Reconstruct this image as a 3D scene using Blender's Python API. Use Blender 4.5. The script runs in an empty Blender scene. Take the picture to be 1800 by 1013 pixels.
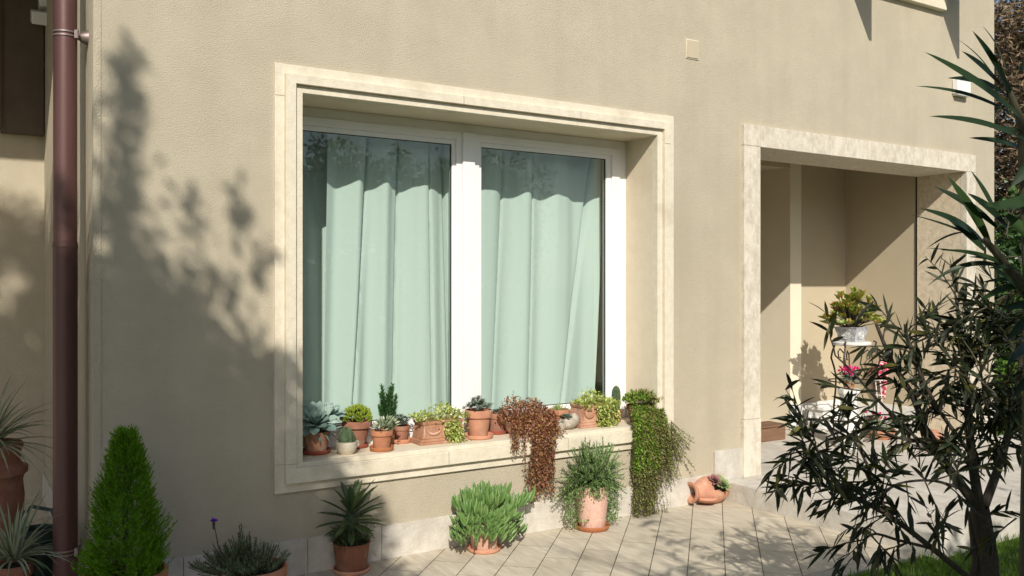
import bpy, bmesh, math, random
from mathutils import Vector, Matrix
R = math.radians
random.seed(11)
C = bpy.context.scene.collection
S = bpy.context.scene

# ---------------------------------------------------------------- camera, world, sun, exposure
CAMH = 1.55; FPX = 1560.0; HZ = 501.0
AX = R(57.7)                                   # angle between the facade (x axis) and the view
FX, FY = math.cos(AX), math.sin(AX)
cam = bpy.data.cameras.new('camera'); cam_o = bpy.data.objects.new('camera', cam); C.objects.link(cam_o)
cam.sensor_width = 36.0; cam.lens = 36.0 * FPX / 1800.0
cam.shift_y = -(506.5 - HZ) / 1800.0
cam.clip_start = 0.05; cam.clip_end = 2000
cam_o.location = (0, 0, CAMH)
cam_o.rotation_euler = (R(90), 0, AX - R(90))
S.camera = cam_o

SUN_D = Vector((0.5, 1.0, -0.80)).normalized()  # travel direction of the sunlight
sun = bpy.data.lights.new('sun', 'SUN'); sun_o = bpy.data.objects.new('sun', sun); C.objects.link(sun_o)
sun.energy = 4.65; sun.angle = R(0.53); sun.color = (1.0, 0.93, 0.82)
sun_o.rotation_euler = SUN_D.to_track_quat('-Z', 'Y').to_euler()
sun_o.location = (-6, -12, 12)
W = bpy.data.worlds.new('World'); S.world = W; W.use_nodes = True
wn = W.node_tree; sky = wn.nodes.new('ShaderNodeTexSky'); sky.sky_type = 'NISHITA'; sky.sun_disc = False
to_sun = -SUN_D
sky.sun_elevation = math.asin(to_sun.z); sky.sun_rotation = math.atan2(to_sun.x, to_sun.y)
sky.air_density = 1.0; sky.dust_density = 1.2
bg = wn.nodes['Background']; bg.inputs['Strength'].default_value = 0.105
wn.links.new(sky.outputs['Color'], bg.inputs['Color'])
S.view_settings.view_transform = 'Standard'; S.view_settings.look = 'None'
S.view_settings.exposure = 0.0; S.view_settings.gamma = 1.0
S.cycles.max_bounces = 8; S.cycles.transparent_max_bounces = 12

# ---------------------------------------------------------------- places measured in the view
def ray(px):
    u = (px - 900.0) / FPX
    return FX + u * FY, FY - u * FX
def at_depth(px, py, t):                        # point at forward distance t
    a, b = ray(px)
    return Vector((a * t, b * t, CAMH + (HZ - py) / FPX * t))
def on_level(px, py, z):                        # point on the horizontal level z
    t = (CAMH - z) * FPX / (py - HZ)
    a, b = ray(px)
    return Vector((a * t, b * t, z))
def on_wall(px, py, Y=4.63):
    a, b = ray(px); t = Y / b
    return Vector((a * t, Y, CAMH + (HZ - py) / FPX * t))
def dist(v): return FX * v.x + FY * v.y
def m(px, t): return px / FPX * t               # pixels to metres at distance t

# ---------------------------------------------------------------- mesh helper
def ortho(d):
    d = d.normalized()
    a = Vector((0, 0, 1)) if abs(d.z) < 0.9 else Vector((1, 0, 0))
    s = d.cross(a).normalized()
    return s, d.cross(s).normalized()
def rv(s=1.0): return Vector((random.uniform(-s, s), random.uniform(-s, s), random.uniform(-s, s)))
def rdir():
    while True:
        v = rv()
        if 0.05 < v.length < 1: return v.normalized()

class MB:
    def __init__(s): s.v = []; s.f = []
    def quad(s, a, b, c, d):
        i = len(s.v); s.v += [a, b, c, d]; s.f.append((i, i + 1, i + 2, i + 3))
    def box(s, x0, x1, y0, y1, z0, z1):
        i = len(s.v)
        s.v += [Vector((x, y, z)) for z in (z0, z1) for y in (y0, y1) for x in (x0, x1)]
        for q in ((0, 2, 3, 1), (4, 5, 7, 6), (0, 1, 5, 4), (2, 6, 7, 3), (0, 4, 6, 2), (1, 3, 7, 5)):
            s.f.append(tuple(i + k for k in q))
    def obox(s, c, ax, ay, az):                 # oriented box: centre and half-axis vectors
        i = len(s.v)
        for k in (-1, 1):
            for j in (-1, 1):
                for h in (-1, 1): s.v.append(c + ax * h + ay * j + az * k)
        for q in ((0, 2, 3, 1), (4, 5, 7, 6), (0, 1, 5, 4), (2, 6, 7, 3), (0, 4, 6, 2), (1, 3, 7, 5)):
            s.f.append(tuple(i + k for k in q))
    def ring(s, o, n, yf, yb, back=True):       # rectangular frame between rectangles o and n (x0,x1,z0,z1)
        def rc(r, y): return [Vector((r[0], y, r[2])), Vector((r[1], y, r[2])), Vector((r[1], y, r[3])), Vector((r[0], y, r[3]))]
        i = len(s.v); s.v += rc(o, yf) + rc(n, yf) + rc(o, yb) + rc(n, yb)
        for k in range(4):
            l = (k + 1) % 4
            s.f.append((i + k, i + l, i + 4 + l, i + 4 + k))
            s.f.append((i + 8 + k, i + 8 + l, i + l, i + k))
            s.f.append((i + 4 + k, i + 4 + l, i + 12 + l, i + 12 + k))
            if back: s.f.append((i + 12 + k, i + 12 + l, i + 8 + l, i + 8 + k))
    def wall(s, xs, zs, holes, y, flip=False):  # sheet in a plane y=const with openings
        X = sorted(set(xs + [h[0] for h in holes] + [h[1] for h in holes])); Z = sorted(set(zs + [h[2] for h in holes] + [h[3] for h in holes]))
        idx = {}
        for a, x in enumerate(X):
            for b, z in enumerate(Z): idx[a, b] = len(s.v); s.v.append(Vector((x, y, z)))
        for a in range(len(X) - 1):
            for b in range(len(Z) - 1):
                cx, cz = (X[a] + X[a + 1]) / 2, (Z[b] + Z[b + 1]) / 2
                if any(h[0] < cx < h[1] and h[2] < cz < h[3] for h in holes): continue
                q = (idx[a, b], idx[a + 1, b], idx[a + 1, b + 1], idx[a, b + 1])
                s.f.append(q[::-1] if flip else q)
    def tube(s, pts, rad, n=8, cap=True):
        pts = [Vector(p) for p in pts]
        if not hasattr(rad, '__len__'): rad = [rad] * len(pts)
        base = len(s.v); a = None
        for k, p in enumerate(pts):
            d = (pts[min(k + 1, len(pts) - 1)] - pts[max(k - 1, 0)])
            if d.length < 1e-7: d = Vector((0, 0, 1))
            d.normalize()
            if a is None: a, b = ortho(d)
            else:
                a = a - d * a.dot(d)
                if a.length < 1e-5: a, b = ortho(d)
                a.normalize(); b = d.cross(a)
            for j in range(n):
                w = 2 * math.pi * j / n
                s.v.append(p + (a * math.cos(w) + b * math.sin(w)) * rad[k])
        for k in range(len(pts) - 1):
            for j in range(n):
                l = (j + 1) % n
                s.f.append((base + k * n + j, base + k * n + l, base + (k + 1) * n + l, base + (k + 1) * n + j))
        if cap:
            s.f.append(tuple(base + j for j in range(n))[::-1])
            e = base + (len(pts) - 1) * n; s.f.append(tuple(e + j for j in range(n)))
    def lathe(s, prof, n=32, c=(0, 0, 0), closed=False, wob=0.0):
        c = Vector(c); base = len(s.v)
        ph = [random.uniform(-wob, wob) for _ in prof]
        for k, (r, z) in enumerate(prof):
            for j in range(n):
                w = 2 * math.pi * j / n
                rr = r * (1 + ph[k] * 0.3 + wob * 0.5 * math.sin(2 * w + 1))
                s.v.append(c + Vector((rr * math.cos(w), rr * math.sin(w), z)))
        K = len(prof)
        for k in range(K - 1 + (1 if closed else 0)):
            k2 = (k + 1) % K
            for j in range(n):
                l = (j + 1) % n
                s.f.append((base + k * n + j, base + k * n + l, base + k2 * n + l, base + k2 * n + j))
    def disc(s, r, z, n=28, c=(0, 0, 0)):
        c = Vector(c); i = len(s.v)
        s.v.append(c + Vector((0, 0, z)))
        for j in range(n):
            w = 2 * math.pi * j / n; s.v.append(c + Vector((r * math.cos(w), r * math.sin(w), z + random.uniform(-.002, .002))))
        for j in range(n): s.f.append((i, i + 1 + j, i + 1 + (j + 1) % n))
    def leaf(s, p, d, L, Wd, bend=0.0, up=None, segs=4, prof=None, fold=0.25, bdir=None):
        """flat leaf with a raised fold along its midrib; bend moves it toward bdir (default down)"""
        d = d.normalized(); bdir = bdir or Vector((0, 0, -1))
        if up is None: up = Vector((0, 0, 1)) + rv(.5)
        side = d.cross(up)
        if side.length < 1e-3: side = ortho(d)[0]
        side.normalize()
        base = len(s.v); c = Vector(p); dd = d.copy()
        for k in range(segs + 1):
            t = k / segs
            w = (prof(t) if prof else math.sin(math.pi * (0.08 + 0.92 * t) ** 0.75)) * Wd * .5
            nrm = side.cross(dd).normalized()
            if k == segs: s.v.append(c.copy())
            else:
                s.v += [c - side * w + nrm * w * fold, c.copy(), c + side * w + nrm * w * fold]
            dd = (dd + bdir * bend / segs).normalized()
            c = c + dd * (L / segs)
        for k in range(segs - 1):
            a = base + 3 * k
            s.f += [(a, a + 3, a + 4, a + 1), (a + 1, a + 4, a + 5, a + 2)]
        a = base + 3 * (segs - 1); e = a + 3
        s.f += [(a, e, a + 1), (a + 1, e, a + 2)]
    def dia(s, p, d, L, Wd, up=None):            # small two-triangle leaf
        d = d.normalized(); up = up or rdir(); side = d.cross(up)
        if side.length < 1e-3: side = ortho(d)[0]
        side.normalize(); i = len(s.v); n = side.cross(d) * Wd * .2
        s.v += [Vector(p), p + d * L * .45 - side * Wd * .5 + n, p + d * L, p + d * L * .45 + side * Wd * .5 + n]
        s.f += [(i, i + 1, i + 2), (i, i + 2, i + 3)]
    def fat(s, p, d, L, r, bend=0.0, n=6, flat=1.0):   # fleshy leaf
        pts = []; dd = d.normalized(); c = Vector(p)
        for k in range(5):
            pts.append(c.copy()); dd = (dd + Vector((0, 0, 1)) * bend / 4).normalized(); c = c + dd * L / 4
        s.tube(pts, [r * .55, r * .95, r, r * .8, r * .12], n)
    def blob(s, c, rx, ry, rz, nu=14, nv=9, bump=0.0, rib=0):
        c = Vector(c); base = len(s.v)
        for i in range(nv + 1):
            th = math.pi * i / nv
            for j in range(nu):
                w = 2 * math.pi * j / nu
                k = 1 + random.uniform(-bump, bump) + (0.08 * math.cos(rib * w) if rib else 0)
                s.v.append(c + Vector((rx * math.sin(th) * math.cos(w) * k, ry * math.sin(th) * math.sin(w) * k, rz * math.cos(th) * (k if bump else 1))))
        for i in range(nv):
            for j in range(nu):
                l = (j + 1) % nu
                s.f.append((base + i * nu + j, base + (i + 1) * nu + j, base + (i + 1) * nu + l, base + i * nu + l))
    def xform(s, M):
        s.v = [M @ Vector(p) for p in s.v]; return s
    def build(s, name, mat, parent=None, smooth=True, bevel=0.0, sharp=35):
        me = bpy.data.meshes.new(name); me.from_pydata([tuple(v) for v in s.v], [], s.f); me.update()
        o = bpy.data.objects.new(name, me); C.objects.link(o); me.materials.append(mat)
        if smooth:
            me.polygons.foreach_set('use_smooth', [True] * len(me.polygons))
            try: me.set_sharp_from_angle(angle=R(sharp))
            except Exception: pass
        if parent: o.parent = parent
        if bevel:
            b = o.modifiers.new('bevel', 'BEVEL'); b.width = bevel; b.segments = 2; b.limit_method = 'ANGLE'
        return o

def tag(o, label, cat, group=None, kind=None):
    if label: o['label'] = label
    if cat: o['category'] = cat
    if group: o['group'] = group
    if kind: o['kind'] = kind
    return o
def thing(name, label, cat, loc=(0, 0, 0), rz=0, group=None):
    o = bpy.data.objects.new(name, None); C.objects.link(o); o.location = loc; o.rotation_euler = (0, 0, rz)
    o.empty_display_size = .1
    return tag(o, label, cat, group)
def struct(o):
    o['kind'] = 'structure'; return o

# ---------------------------------------------------------------- materials
def newmat(name):
    mt = bpy.data.materials.new(name); mt.use_nodes = True
    nt = mt.node_tree; return mt, nt, nt.nodes['Principled BSDF']
def surf(name, c1, c2=None, scale=6, rough=.8, bump=.0, bscale=60, metallic=0, stretch=None, c3=None, s3=1.2, spec=.4, f3=(.55, .72)):
    """two-tone mottled surface with a grain bump and, if c3, larger soft stains"""
    mt, nt, p = newmat(name); N, L = nt.nodes, nt.links
    p.inputs['Roughness'].default_value = rough; p.inputs['Metallic'].default_value = metallic
    p.inputs['Specular IOR Level'].default_value = spec
    tc = N.new('ShaderNodeTexCoord'); mp = N.new('ShaderNodeMapping')
    if stretch: mp.inputs['Scale'].default_value = stretch
    L.new(tc.outputs['Object'], mp.inputs[0])
    c2 = c2 or c1
    n = N.new('ShaderNodeTexNoise'); n.inputs['Scale'].default_value = scale; n.inputs['Detail'].default_value = 7; n.inputs['Roughness'].default_value = .65
    L.new(mp.outputs[0], n.inputs['Vector'])
    r = N.new('ShaderNodeValToRGB'); r.color_ramp.elements[0].position = .35; r.color_ramp.elements[1].position = .65
    r.color_ramp.elements[0].color = (*c1, 1); r.color_ramp.elements[1].color = (*c2, 1)
    L.new(n.outputs['Fac'], r.inputs[0]); out = r.outputs[0]
    if c3:
        n3 = N.new('ShaderNodeTexNoise'); n3.inputs['Scale'].default_value = s3; n3.inputs['Detail'].default_value = 5
        L.new(mp.outputs[0], n3.inputs['Vector'])
        r3 = N.new('ShaderNodeMapRange'); r3.inputs[1].default_value = f3[0]; r3.inputs[2].default_value = f3[1]
        L.new(n3.outputs['Fac'], r3.inputs[0])
        mx = N.new('ShaderNodeMix'); mx.data_type = 'RGBA'; mx.inputs[7].default_value = (*c3, 1)
        L.new(r3.outputs[0], mx.inputs[0]); L.new(out, mx.inputs[6]); out = mx.outputs[2]
    L.new(out, p.inputs['Base Color'])
    if bump:
        b = N.new('ShaderNodeTexNoise'); b.inputs['Scale'].default_value = bscale; b.inputs['Detail'].default_value = 4
        L.new(tc.outputs['Object'], b.inputs['Vector'])
        bp = N.new('ShaderNodeBump'); bp.inputs['Strength'].default_value = bump; bp.inputs['Distance'].default_value = .01
        L.new(b.outputs['Fac'], bp.inputs['Height']); L.new(bp.outputs[0], p.inputs['Normal'])
    return mt
def streaks(mt, amount=.10, sc=(3.5, 3.5, .28), lo=.45, hi=.75):
    N, L = mt.node_tree.nodes, mt.node_tree.links; p = N['Principled BSDF']; src = p.inputs['Base Color'].links[0].from_socket
    tc = N.new('ShaderNodeTexCoord'); mp = N.new('ShaderNodeMapping'); mp.inputs['Scale'].default_value = sc; L.new(tc.outputs['Object'], mp.inputs[0])
    n = N.new('ShaderNodeTexNoise'); n.inputs['Scale'].default_value = 1.6; n.inputs['Detail'].default_value = 6; L.new(mp.outputs[0], n.inputs['Vector'])
    r = N.new('ShaderNodeMapRange'); r.inputs[1].default_value = lo; r.inputs[2].default_value = hi; r.inputs[4].default_value = amount; L.new(n.outputs['Fac'], r.inputs[0])
    mx = N.new('ShaderNodeMix'); mx.data_type = 'RGBA'; mx.blend_type = 'MULTIPLY'; mx.inputs[7].default_value = (.5, .47, .42, 1)
    L.new(r.outputs[0], mx.inputs[0]); L.new(src, mx.inputs[6]); L.new(mx.outputs[2], p.inputs['Base Color'])
def leafmat(name, cols, rough=.5, trans=.25, spec=.4):
    mt, nt, p = newmat(name); N, L = nt.nodes, nt.links
    g = N.new('ShaderNodeNewGeometry'); r = N.new('ShaderNodeValToRGB')
    while len(r.color_ramp.elements) < len(cols): r.color_ramp.elements.new(.5)
    for i, c in enumerate(cols):
        r.color_ramp.elements[i].position = i / (len(cols) - 1) if len(cols) > 1 else 0
        r.color_ramp.elements[i].color = (*c, 1)
    L.new(g.outputs['Random Per Island'], r.inputs[0]); L.new(r.outputs[0], p.inputs['Base Color'])
    p.inputs['Roughness'].default_value = rough; p.inputs['Specular IOR Level'].default_value = spec
    if trans:
        t = N.new('ShaderNodeBsdfTranslucent'); mx = N.new('ShaderNodeMixShader'); mx.inputs[0].default_value = trans
        hs = N.new('ShaderNodeHueSaturation'); hs.inputs['Saturation'].default_value = 1.2; hs.inputs['Value'].default_value = 1.6
        L.new(r.outputs[0], hs.inputs['Color']); L.new(hs.outputs[0], t.inputs[0])
        L.new(p.outputs[0], mx.inputs[1]); L.new(t.outputs[0], mx.inputs[2])
        L.new(mx.outputs[0], N['Material Output'].inputs[0])
    return mt

M = {}
M['plaster'] = surf('plaster', (.495, .44, .338), (.54, .482, .368), scale=3.5, rough=.95, bump=.75, bscale=170, c3=(.485, .43, .325), s3=.8, spec=.15)
M['plaster_in'] = surf('porch_plaster', (.50, .43, .31), (.53, .46, .335), scale=2.0, rough=.95, bump=.3, bscale=150, spec=.15)
M['dark_patch'] = M['plaster_in']
M['trav'] = surf('cream_travertine', (.66, .60, .47), (.74, .68, .555), scale=22, rough=.8, bump=.25, bscale=90, c3=(.58, .515, .40), s3=4, spec=.25)
M['trav_door'] = surf('veined_travertine', (.70, .65, .55), (.52, .465, .375), scale=26, rough=.75, bump=.35, bscale=70, c3=(.70, .64, .53), s3=6, spec=.25, stretch=(1, 1, .55))
M['trav_sand'] = surf('sandy_travertine', (.72, .64, .50), (.56, .47, .34), scale=20, rough=.75, bump=.35, bscale=70, c3=(.66, .57, .43), s3=5, spec=.25)
M['reveal'] = surf('smooth_cream_stone', (.66, .575, .44), (.70, .62, .48), scale=9, rough=.85, bump=.2, bscale=90, c3=(.62, .535, .40), s3=2.5, spec=.2)
M['trav_plinth'] = surf('plinth_travertine', (.62, .59, .53), (.52, .48, .42), scale=14, rough=.8, bump=.4, bscale=60, c3=(.68, .65, .58), s3=5, spec=.25)
M['pvc'] = surf('white_window_frame', (.83, .83, .83), (.85, .85, .85), rough=.35, spec=.5)
M['white'] = surf('white_paint', (.82, .82, .80), rough=.4)
M['pipe'] = surf('brown_pipe_metal', (.10, .045, .042), (.13, .06, .055), scale=5, rough=.42, metallic=.25, bump=.05, stretch=(1, 1, .2), spec=.6)
M['zinc'] = surf('bracket_metal', (.26, .20, .19), (.34, .28, .27), scale=30, rough=.45, metallic=.7)
M['greymetal'] = surf('painted_grey_metal', (.45, .45, .40), (.50, .50, .46), rough=.4)
M['dark'] = surf('shutter_paint', (.20, .17, .14), rough=.6)
M['rubber'] = surf('dark_seal', (.03, .03, .03), rough=.6)
M['tc'] = surf('terracotta', (.46, .175, .085), (.56, .25, .13), scale=9, rough=.85, bump=.25, bscale=80, c3=(.60, .40, .28), s3=12, spec=.2, f3=(.60, .75))
M['tc_dark'] = surf('weathered_terracotta', (.27, .10, .055), (.36, .15, .085), scale=9, rough=.85, bump=.3, bscale=70, c3=(.34, .24, .17), s3=14, spec=.2)
M['tc_pale'] = surf('limy_terracotta', (.47, .22, .125), (.56, .32, .21), scale=11, rough=.9, bump=.4, bscale=70, c3=(.62, .47, .36), s3=10, spec=.2)
M['tc_pink'] = surf('pale_pink_terracotta', (.62, .37, .30), (.72, .49, .40), scale=45, rough=.95, bump=.4, bscale=120, spec=.15)
M['tc_red'] = surf('red_glazed_clay', (.30, .07, .05), (.36, .10, .06), scale=8, rough=.5)
M['saucer'] = surf('orange_clay_saucer', (.52, .19, .08), (.58, .24, .11), scale=10, rough=.75, bump=.1)
M['cream_clay'] = surf('cream_clay', (.50, .44, .34), (.60, .54, .43), scale=14, rough=.9, bump=.4, bscale=90)
M['stone'] = surf('grey_cream_stone', (.50, .46, .38), (.30, .25, .19), scale=18, rough=.9, bump=.6, bscale=50)
M['whitestone'] = surf('white_cast_stone', (.76, .76, .74), (.66, .66, .64), scale=18, rough=.7, bump=.4, bscale=60)
M['greypot'] = surf('grey_white_patterned_pot', (.30, .31, .33), (.62, .63, .65), scale=38, rough=.5, bump=.5, bscale=40)
M['soil'] = surf('potting_soil', (.035, .024, .017), (.06, .045, .032), scale=60, rough=1, bump=.8, bscale=120)
M['iron'] = surf('wrought_iron', (.055, .042, .035), (.08, .06, .05), scale=30, rough=.55, metallic=.5)
M['wood'] = surf('brown_wood', (.16, .085, .05), (.24, .14, .085), scale=20, rough=.8, bump=.3, stretch=(.3, 1, 3))
M['bark'] = surf('grey_brown_bark', (.045, .038, .03), (.085, .07, .055), scale=30, rough=.95, bump=.8, bscale=60, stretch=(1, 1, .25))
M['twig'] = surf('green_brown_twig', (.05, .05, .03), (.08, .07, .042), scale=30, rough=.8)
M['greencan'] = surf('dark_green_plastic', (.012, .035, .028), (.018, .045, .036), rough=.35)
M['blue'] = surf('dark_blue_plastic', (.03, .045, .10), rough=.35)
M['room'] = surf('room_paint', (.62, .63, .62), (.66, .67, .66), scale=1.5, rough=.9)
M['concrete'] = surf('concrete', (.42, .39, .33), (.36, .33, .28), scale=12, rough=.9, bump=.3)
M['earth'] = surf('garden_soil', (.075, .06, .038), (.10, .095, .045), scale=2, rough=1, bump=.5, bscale=20)
M['lawn'] = surf('lawn_turf', (.045, .085, .012), (.075, .125, .02), scale=5, rough=1, bump=.6, bscale=60)

M['thuja'] = leafmat('lime_conifer_foliage', [(.05, .13, .006), (.11, .25, .012), (.19, .37, .025)], .6, .3, .2)
M['oleander'] = leafmat('dark_narrow_leaves', [(.014, .018, .010), (.026, .034, .016), (.045, .05, .028), (.03, .05, .016), (.03, .04, .02), (.022, .03, .014), (.14, .13, .03)], .5, .07, .3)
M['bigleaf'] = leafmat('broad_lance_leaves', [(.012, .026, .011), (.020, .042, .014), (.032, .065, .018)], .45, .12, .3)
M['spider'] = leafmat('striped_grassy_leaves', [(.09, .14, .06), (.30, .34, .22), (.46, .48, .36)], .45, .25)
M['lavender'] = leafmat('grey_green_needles', [(.09, .14, .075), (.15, .21, .11), (.23, .28, .17)], .6, .2)
M['rosemary'] = leafmat('rosemary_needles', [(.11, .20, .06), (.20, .32, .11), (.32, .42, .19)], .6, .2)
M['pachy'] = leafmat('glossy_strap_leaves', [(.05, .085, .035), (.085, .125, .05), (.13, .17, .06)], .35, .15)
M['spine'] = leafmat('pale_spines', [(.22, .21, .17), (.38, .37, .31)], .7, 0)
M['senecio'] = leafmat('finger_succulent', [(.08, .17, .04), (.14, .26, .07), (.22, .33, .11)], .45, .06)
M['echeveria'] = leafmat('blue_grey_rosette', [(.17, .26, .23), (.25, .35, .31), (.34, .44, .39)], .5, .05)
M['bluesucc'] = leafmat('dusty_blue_succulent', [(.13, .18, .14), (.20, .26, .20), (.27, .32, .25)], .6, .05)
M['jade'] = leafmat('yellow_green_buds', [(.10, .17, .02), (.22, .31, .03), (.36, .42, .05)], .4, .1)
M['boxtree'] = leafmat('fresh_green_sprigs', [(.03, .10, .025), (.06, .17, .045), (.12, .25, .09)], .5, .15)
M['variegated'] = leafmat('cream_edged_leaves', [(.16, .24, .05), (.40, .46, .10), (.64, .65, .30), (.30, .40, .07)], .45, .2)
M['silver'] = leafmat('silver_edged_leaves', [(.17, .24, .15), (.38, .43, .28), (.58, .60, .42)], .5, .15)
M['sedum'] = leafmat('bronze_trailing_leaves', [(.16, .045, .035), (.27, .10, .06), (.33, .20, .06), (.36, .17, .12)], .5, .12)
M['trail'] = leafmat('green_red_trailing_leaves', [(.10, .14, .03), (.20, .25, .05), (.30, .27, .11), (.22, .14, .07), (.14, .20, .03), (.24, .28, .07)], .5, .15)
M['trail_green'] = leafmat('bright_trailing_leaves', [(.07, .17, .015), (.14, .28, .02), (.26, .36, .05)], .5, .2)
M['aloe'] = leafmat('pale_green_spikes', [(.26, .33, .12), (.42, .47, .22)], .5, .1)
M['cactus'] = surf('cactus_skin', (.05, .085, .04), (.09, .13, .06), scale=40, rough=.8, bump=.8, bscale=90)
M['semper_p'] = leafmat('purple_rosette', [(.28, .12, .13), (.38, .22, .20)], .5, .05)
M['semper_g'] = leafmat('green_rosette', [(.20, .28, .11), (.34, .40, .20)], .5, .05)
M['euph'] = leafmat('mottled_whorled_leaves', [(.12, .24, .03), (.26, .38, .05), (.46, .48, .08), (.50, .20, .06), (.20, .33, .05), (.30, .40, .06)], .4, .15)
M['magenta'] = leafmat('magenta_petals', [(.65, .015, .20), (.78, .05, .30), (.85, .16, .40)], .6, .25)
M['purple'] = leafmat('violet_petals', [(.22, .05, .48), (.34, .12, .62)], .6, .25)
M['hedge'] = leafmat('glossy_ivy_leaves', [(.02, .055, .015), (.045, .10, .022), (.08, .16, .03)], .38, .12, .5)
M['sunleaf'] = leafmat('sunny_shrub_leaves', [(.06, .13, .015), (.12, .22, .03), (.18, .28, .05)], .5, .3)
M['drytree'] = leafmat('dry_brown_needles', [(.09, .06, .04), (.20, .13, .08), (.32, .24, .15), (.12, .11, .06)], .8, .1)
M['treeleaf'] = leafmat('garden_tree_leaves', [(.03, .06, .018), (.05, .09, .025), (.07, .11, .03)], .5, .15)
M['grass'] = leafmat('grass_blades', [(.055, .12, .008), (.10, .20, .012), (.17, .28, .03)], .6, .3)
M['pinkstripe'] = None
streaks(M['plaster'], .13); streaks(M['trav'], .16, (5, 5, .8)); streaks(M['trav_plinth'], .35, (4, 4, 3)); streaks(M['tc'], .5, (9, 9, 5)); streaks(M['tc_dark'], .5, (9, 9, 5)); streaks(M['tc_pale'], .5, (9, 9, 5)); streaks(M['tc_pink'], .3, (9, 9, 4)); streaks(M['pipe'], .5, (8, 8, .5)); streaks(M['pvc'], .10, (3, 3, .5))
def vary(mt, lo=.72, hi=1.18):
    N, L = mt.node_tree.nodes, mt.node_tree.links; p = N['Principled BSDF']; src = p.inputs['Base Color'].links[0].from_socket
    oi = N.new('ShaderNodeObjectInfo'); r = N.new('ShaderNodeMapRange'); r.inputs[3].default_value = lo; r.inputs[4].default_value = hi
    r2 = N.new('ShaderNodeMapRange'); r2.inputs[3].default_value = 1.05; r2.inputs[4].default_value = .80
    h = N.new('ShaderNodeHueSaturation'); L.new(oi.outputs['Random'], r.inputs[0]); L.new(oi.outputs['Random'], r2.inputs[0])
    L.new(r.outputs[0], h.inputs['Value']); L.new(r2.outputs[0], h.inputs['Saturation']); L.new(src, h.inputs['Color']); L.new(h.outputs[0], p.inputs['Base Color'])
for k_ in ('tc', 'tc_dark', 'tc_pale', 'saucer'): vary(M[k_])
def stripes():
    mt, nt, p = newmat('pink_white_stripes'); N, L = nt.nodes, nt.links
    tc = N.new('ShaderNodeTexCoord'); w = N.new('ShaderNodeTexWave'); w.inputs['Scale'].default_value = 14; w.inputs['Distortion'].default_value = 3
    w.bands_direction = 'DIAGONAL'
    r = N.new('ShaderNodeValToRGB'); r.color_ramp.interpolation = 'CONSTANT'
    r.color_ramp.elements[0].color = (.72, .05, .14, 1); r.color_ramp.elements[1].color = (.82, .60, .60, 1); r.color_ramp.elements[1].position = .6
    L.new(tc.outputs['Object'], w.inputs[0]); L.new(w.outputs['Fac'], r.inputs[0]); L.new(r.outputs[0], p.inputs['Base Color'])
    p.inputs['Roughness'].default_value = .6; return mt
M['pinkstripe'] = stripes()
def glassmat():
    mt, nt, p = newmat('window_glass'); N, L = nt.nodes, nt.links
    t = N.new('ShaderNodeBsdfTransparent'); t.inputs[0].default_value = (.87, .955, .91, 1)
    g = N.new('ShaderNodeBsdfGlossy'); g.inputs['Roughness'].default_value = 0.0
    ge = N.new('ShaderNodeNewGeometry'); dt = N.new('ShaderNodeVectorMath'); dt.operation = 'DOT_PRODUCT'
    L.new(ge.outputs['Normal'], dt.inputs[0]); L.new(ge.outputs['Incoming'], dt.inputs[1])
    def mth(op, a, b=None):
        q = N.new('ShaderNodeMath'); q.operation = op
        for i_, v_ in enumerate((a, b)):
            if v_ is None: continue
            if isinstance(v_, (int, float)): q.inputs[i_].default_value = v_
            else: L.new(v_, q.inputs[i_])
        return q.outputs[0]
    k_ = mth('POWER', mth('SUBTRACT', 1.0, mth('ABSOLUTE', dt.outputs['Value'])), 5.0)
    fo = mth('MULTIPLY_ADD', k_, .90); fo.node.inputs[2].default_value = .10
    mx = N.new('ShaderNodeMixShader'); L.new(fo, mx.inputs[0]); L.new(t.outputs[0], mx.inputs[1]); L.new(g.outputs[0], mx.inputs[2])
    L.new(mx.outputs[0], N['Material Output'].inputs[0]); return mt
M['glass'] = glassmat()
def clothmat():
    mt, nt, p = newmat('curtain_cloth'); N, L = nt.nodes, nt.links
    p.inputs['Base Color'].default_value = (.74, .80, .79, 1); p.inputs['Roughness'].default_value = .9; p.inputs['Specular IOR Level'].default_value = .1
    t = N.new('ShaderNodeBsdfTranslucent'); t.inputs[0].default_value = (.70, .78, .76, 1)
    mx = N.new('ShaderNodeMixShader'); mx.inputs[0].default_value = .22
    L.new(p.outputs[0], mx.inputs[1]); L.new(t.outputs[0], mx.inputs[2]); L.new(mx.outputs[0], N['Material Output'].inputs[0]); return mt
M['cloth'] = clothmat()
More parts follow.
